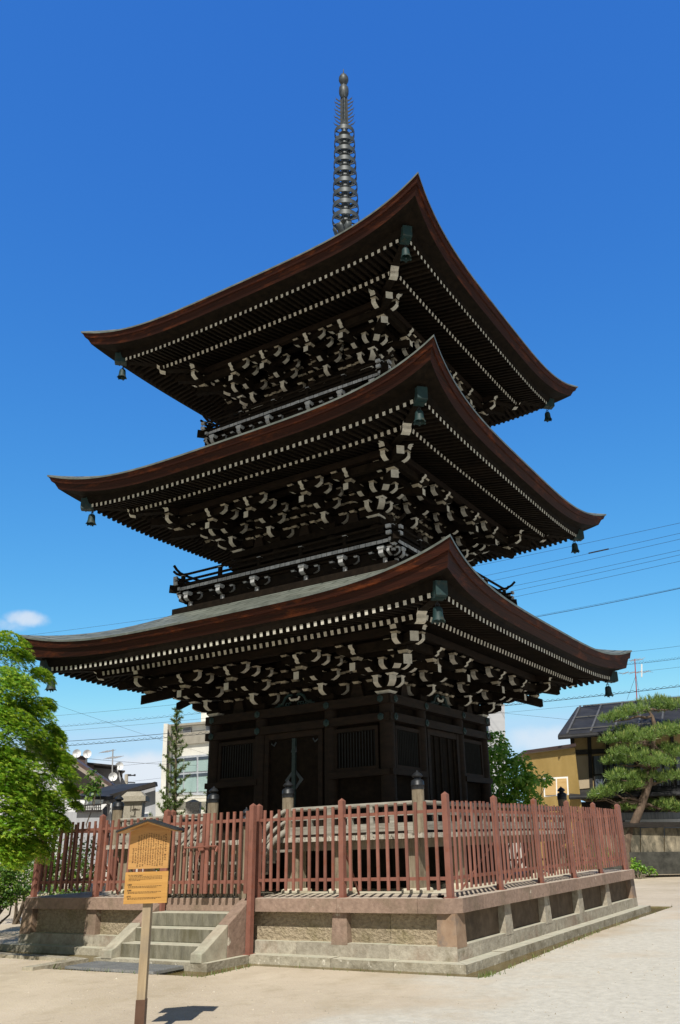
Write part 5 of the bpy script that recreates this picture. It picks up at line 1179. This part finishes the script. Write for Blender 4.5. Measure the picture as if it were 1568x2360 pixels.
wire('thick spiral hung cable passing behind the right bell of the lowest roof', Z7(310, 1405), Z7(1568, 1268), 36, 29, .022, .2, 50); wire('thin wire just above the dark roof at the right', Z7(270, 1455), Z7(1568, 1330), 38, 36, .011, .1); wire('sagging wire between the tower and the dark roof edge', Z7(290, 1440), Z7(800, 1492), 38, 36, .011, .05)
wire('fine wire touching the left end of the lowest roof', Z1(270, 88), Z1(1250, -40), 36, 32, .011, .1); wire('topmost wire in the gap left of the pagoda', Z1(500, 812), Z1(1568, 712), 34, 31, .010, .1); wire('spiral hung cable in the gap left of the pagoda', Z1(560, 910), Z1(1568, 815), 34, 31, .011, .1, 30); wire('plain wire below the spiral hung cable at the left', Z1(590, 945), Z1(1568, 862), 36, 33, .010, .1)
wire('thick double cable above the grey house, upper one at the left', Z1(500, 1047), Z1(1568, 965), 33, 30, .020, .15); wire('thick spiral hung cable above the grey house, lower one at the left', Z1(500, 1088), Z1(1500, 1008), 33, 30, .018, .15, 30); wire('thin wire falling diagonally to the right at the left of the pagoda', Z1(440, 690), Z1(1450, 1030), 34, 40, .010, .2); wire('slack wire level with the satellite dishes', Z1(800, 1197), Z1(1450, 1246), 38, 42, .016, .2); wire('thin wire rising from the aerial to the cream building', Z1(820, 1285), Z1(1450, 1222), 38, 44, .012, .1)
wire('lowest thin wire leading to the distant utility pole', Z1(1150, 1402), Z1(1440, 1370), 50, 54, .014, .1); wire('wire at the far left behind the top maple leaves', Z1(0, 325), Z1(400, 300), 34, 33, .012, .05); wire('lower wire at the far left behind the maple leaves', Z1(0, 385), Z1(400, 360), 34, 33, .012, .05)
# distant hill behind the houses
hl = MB(); rows = []
for j in range(2):
    row = []
    for i in range(41):
        x = -1200+i*78; q = P(x, 1950, 420); row.append(Vector((q.x, q.y, 0 if j == 0 else 9+7*sin(i*.7)+5*sin(i*1.9+1))))
    rows.append(row)
rows.append([p+VH*120-Vector((0, 0, 10)) for p in rows[1]])
hl.grid(rows); tag(hl.build('hills', pm('far_forest', (.03, .055, .04), (.06, .10, .07), (.05, .05, .05), 8, .95, 0), fix=False), kind='structure')

# ------------------------------------------------------------------ light and sky
SD = Vector((.42, -.82, 1.0)).normalized(); el = math.asin(SD.z)
sl = bpy.data.lights.new('sun', 'SUN'); sl.energy = 5.0; sl.angle = radians(.53); sl.color = (1, .95, .84)
so = bpy.data.objects.new('sun', sl); COL.objects.link(so); so.rotation_euler = SD.to_track_quat('Z', 'Y').to_euler()
W = bpy.data.worlds.new('World'); S.world = W; W.use_nodes = True; nt = W.node_tree; L = nt.links; nt.nodes.clear()
sky = N(nt, 'ShaderNodeTexSky'); sky.sky_type = 'NISHITA'; sky.sun_disc = False; sky.sun_elevation = el; sky.sun_rotation = atan2(SD.x, SD.y); sky.altitude = 600; sky.air_density = 1.0; sky.dust_density = .35; sky.ozone_density = 2.2
tc = N(nt, 'ShaderNodeTexCoord')
def cloud(px, py, rx, ry, lo, hi, sc, amt):
    c = (P(px, py, 10)-CAM).normalized()
    sb = N(nt, 'ShaderNodeVectorMath', operation='SUBTRACT'); sb.inputs[1].default_value = c; L.new(tc.outputs['Generated'], sb.inputs[0])
    ml_ = N(nt, 'ShaderNodeVectorMath', operation='MULTIPLY'); ml_.inputs[1].default_value = (1/rx, 1/rx, 1/ry); L.new(sb.outputs[0], ml_.inputs[0])
    ln = N(nt, 'ShaderNodeVectorMath', operation='LENGTH'); L.new(ml_.outputs[0], ln.inputs[0])
    mr = N(nt, 'ShaderNodeMapRange', interpolation_type='SMOOTHSTEP'); mr.inputs[1].default_value = 1; mr.inputs[2].default_value = 0; L.new(ln.outputs['Value'], mr.inputs[0])
    no = N(nt, 'ShaderNodeTexNoise'); no.inputs['Scale'].default_value = sc; no.inputs['Detail'].default_value = 8; no.inputs['Roughness'].default_value = .55; L.new(tc.outputs['Generated'], no.inputs[0])
    ad = N(nt, 'ShaderNodeMath', operation='MULTIPLY'); L.new(mr.outputs[0], ad.inputs[0]); L.new(no.outputs[0], ad.inputs[1])
    m3 = N(nt, 'ShaderNodeMapRange', interpolation_type='SMOOTHSTEP'); m3.inputs[1].default_value = lo; m3.inputs[2].default_value = hi; m3.inputs[4].default_value = amt; L.new(ad.outputs[0], m3.inputs[0]); return m3.outputs[0]
fac = None
for a in ((64, 1427, .046, .019, .16, .46, 26, .7), (25, 1440, .05, .017, .2, .5, 22, .35), (330, 1790, .16, .05, .16, .42, 16, .85), (1258, 1703, .10, .035, .16, .5, 18, .6), (700, 1800, .3, .05, .2, .5, 12, .7), (-500, 1800, .5, .1, .2, .5, 8, .7), (2600, 1700, .5, .1, .2, .5, 8, .6)):
    o = cloud(*a)
    if fac is None: fac = o
    else: mx = N(nt, 'ShaderNodeMath', operation='MAXIMUM'); L.new(fac, mx.inputs[0]); L.new(o, mx.inputs[1]); fac = mx.outputs[0]
sep = N(nt, 'ShaderNodeSeparateColor'); cmb = N(nt, 'ShaderNodeCombineColor'); L.new(sky.outputs[0], sep.inputs[0])   # deep blue only on the side in view; the unseen rest is dimmed
for i, (ex, k) in enumerate(((.93, .455), (.96, 1.54), (.43, 4.33))):      # deep blue of a polarised clear sky
    pw = N(nt, 'ShaderNodeMath', operation='POWER'); pw.inputs[1].default_value = ex; L.new(sep.outputs[i], pw.inputs[0])
    mu = N(nt, 'ShaderNodeMath', operation='MULTIPLY'); mu.inputs[1].default_value = k; L.new(pw.outputs[0], mu.inputs[0]); 
    if i == 0:                                                            # paler towards the horizon
        p3 = N(nt, 'ShaderNodeMath', operation='POWER'); p3.inputs[1].default_value = 2.6; L.new(sep.outputs[0], p3.inputs[0])
        m3_ = N(nt, 'ShaderNodeMath', operation='MULTIPLY_ADD'); m3_.inputs[1].default_value = .085; L.new(p3.outputs[0], m3_.inputs[0]); L.new(mu.outputs[0], m3_.inputs[2]); mu = m3_
    mn = N(nt, 'ShaderNodeMath', operation='MINIMUM'); mn.inputs[1].default_value = (4.6, 7.2, 9.4)[i]; L.new(mu.outputs[0], mn.inputs[0])
    L.new(mn.outputs[0], cmb.inputs[i])
mx = N(nt, 'ShaderNodeMix', data_type='RGBA'); 
dt = N(nt, 'ShaderNodeVectorMath', operation='DOT_PRODUCT'); dt.inputs[1].default_value = Vector((-.42, .82, .42)).normalized(); L.new(tc.outputs['Generated'], dt.inputs[0])
dm = N(nt, 'ShaderNodeMapRange', interpolation_type='SMOOTHSTEP'); dm.inputs[1].default_value = .42; dm.inputs[2].default_value = .74; L.new(dt.outputs['Value'], dm.inputs[0])
dim = N(nt, 'ShaderNodeVectorMath', operation='MULTIPLY'); dim.inputs[1].default_value = (.85, .74, .60); L.new(sky.outputs[0], dim.inputs[0])  # sky out of view dimmed and warmed for darker, less blue shade
mb2 = N(nt, 'ShaderNodeMix', data_type='RGBA'); L.new(dm.outputs[0], mb2.inputs[0]); L.new(dim.outputs[0], mb2.inputs[6]); L.new(cmb.outputs[0], mb2.inputs[7])
L.new(fac, mx.inputs[0]); L.new(mb2.outputs[2], mx.inputs[6]); mx.inputs[7].default_value = (8.2, 8.6, 9.2, 1)
bg = N(nt, 'ShaderNodeBackground'); bg.inputs[1].default_value = .10; L.new(mx.outputs[2], bg.inputs[0])
ow = N(nt, 'ShaderNodeOutputWorld'); L.new(bg.outputs[0], ow.inputs[0])
S.view_settings.view_transform = 'Standard'; S.view_settings.look = 'None'; S.view_settings.exposure = 0; S.view_settings.gamma = 1
S.render.engine = 'CYCLES'
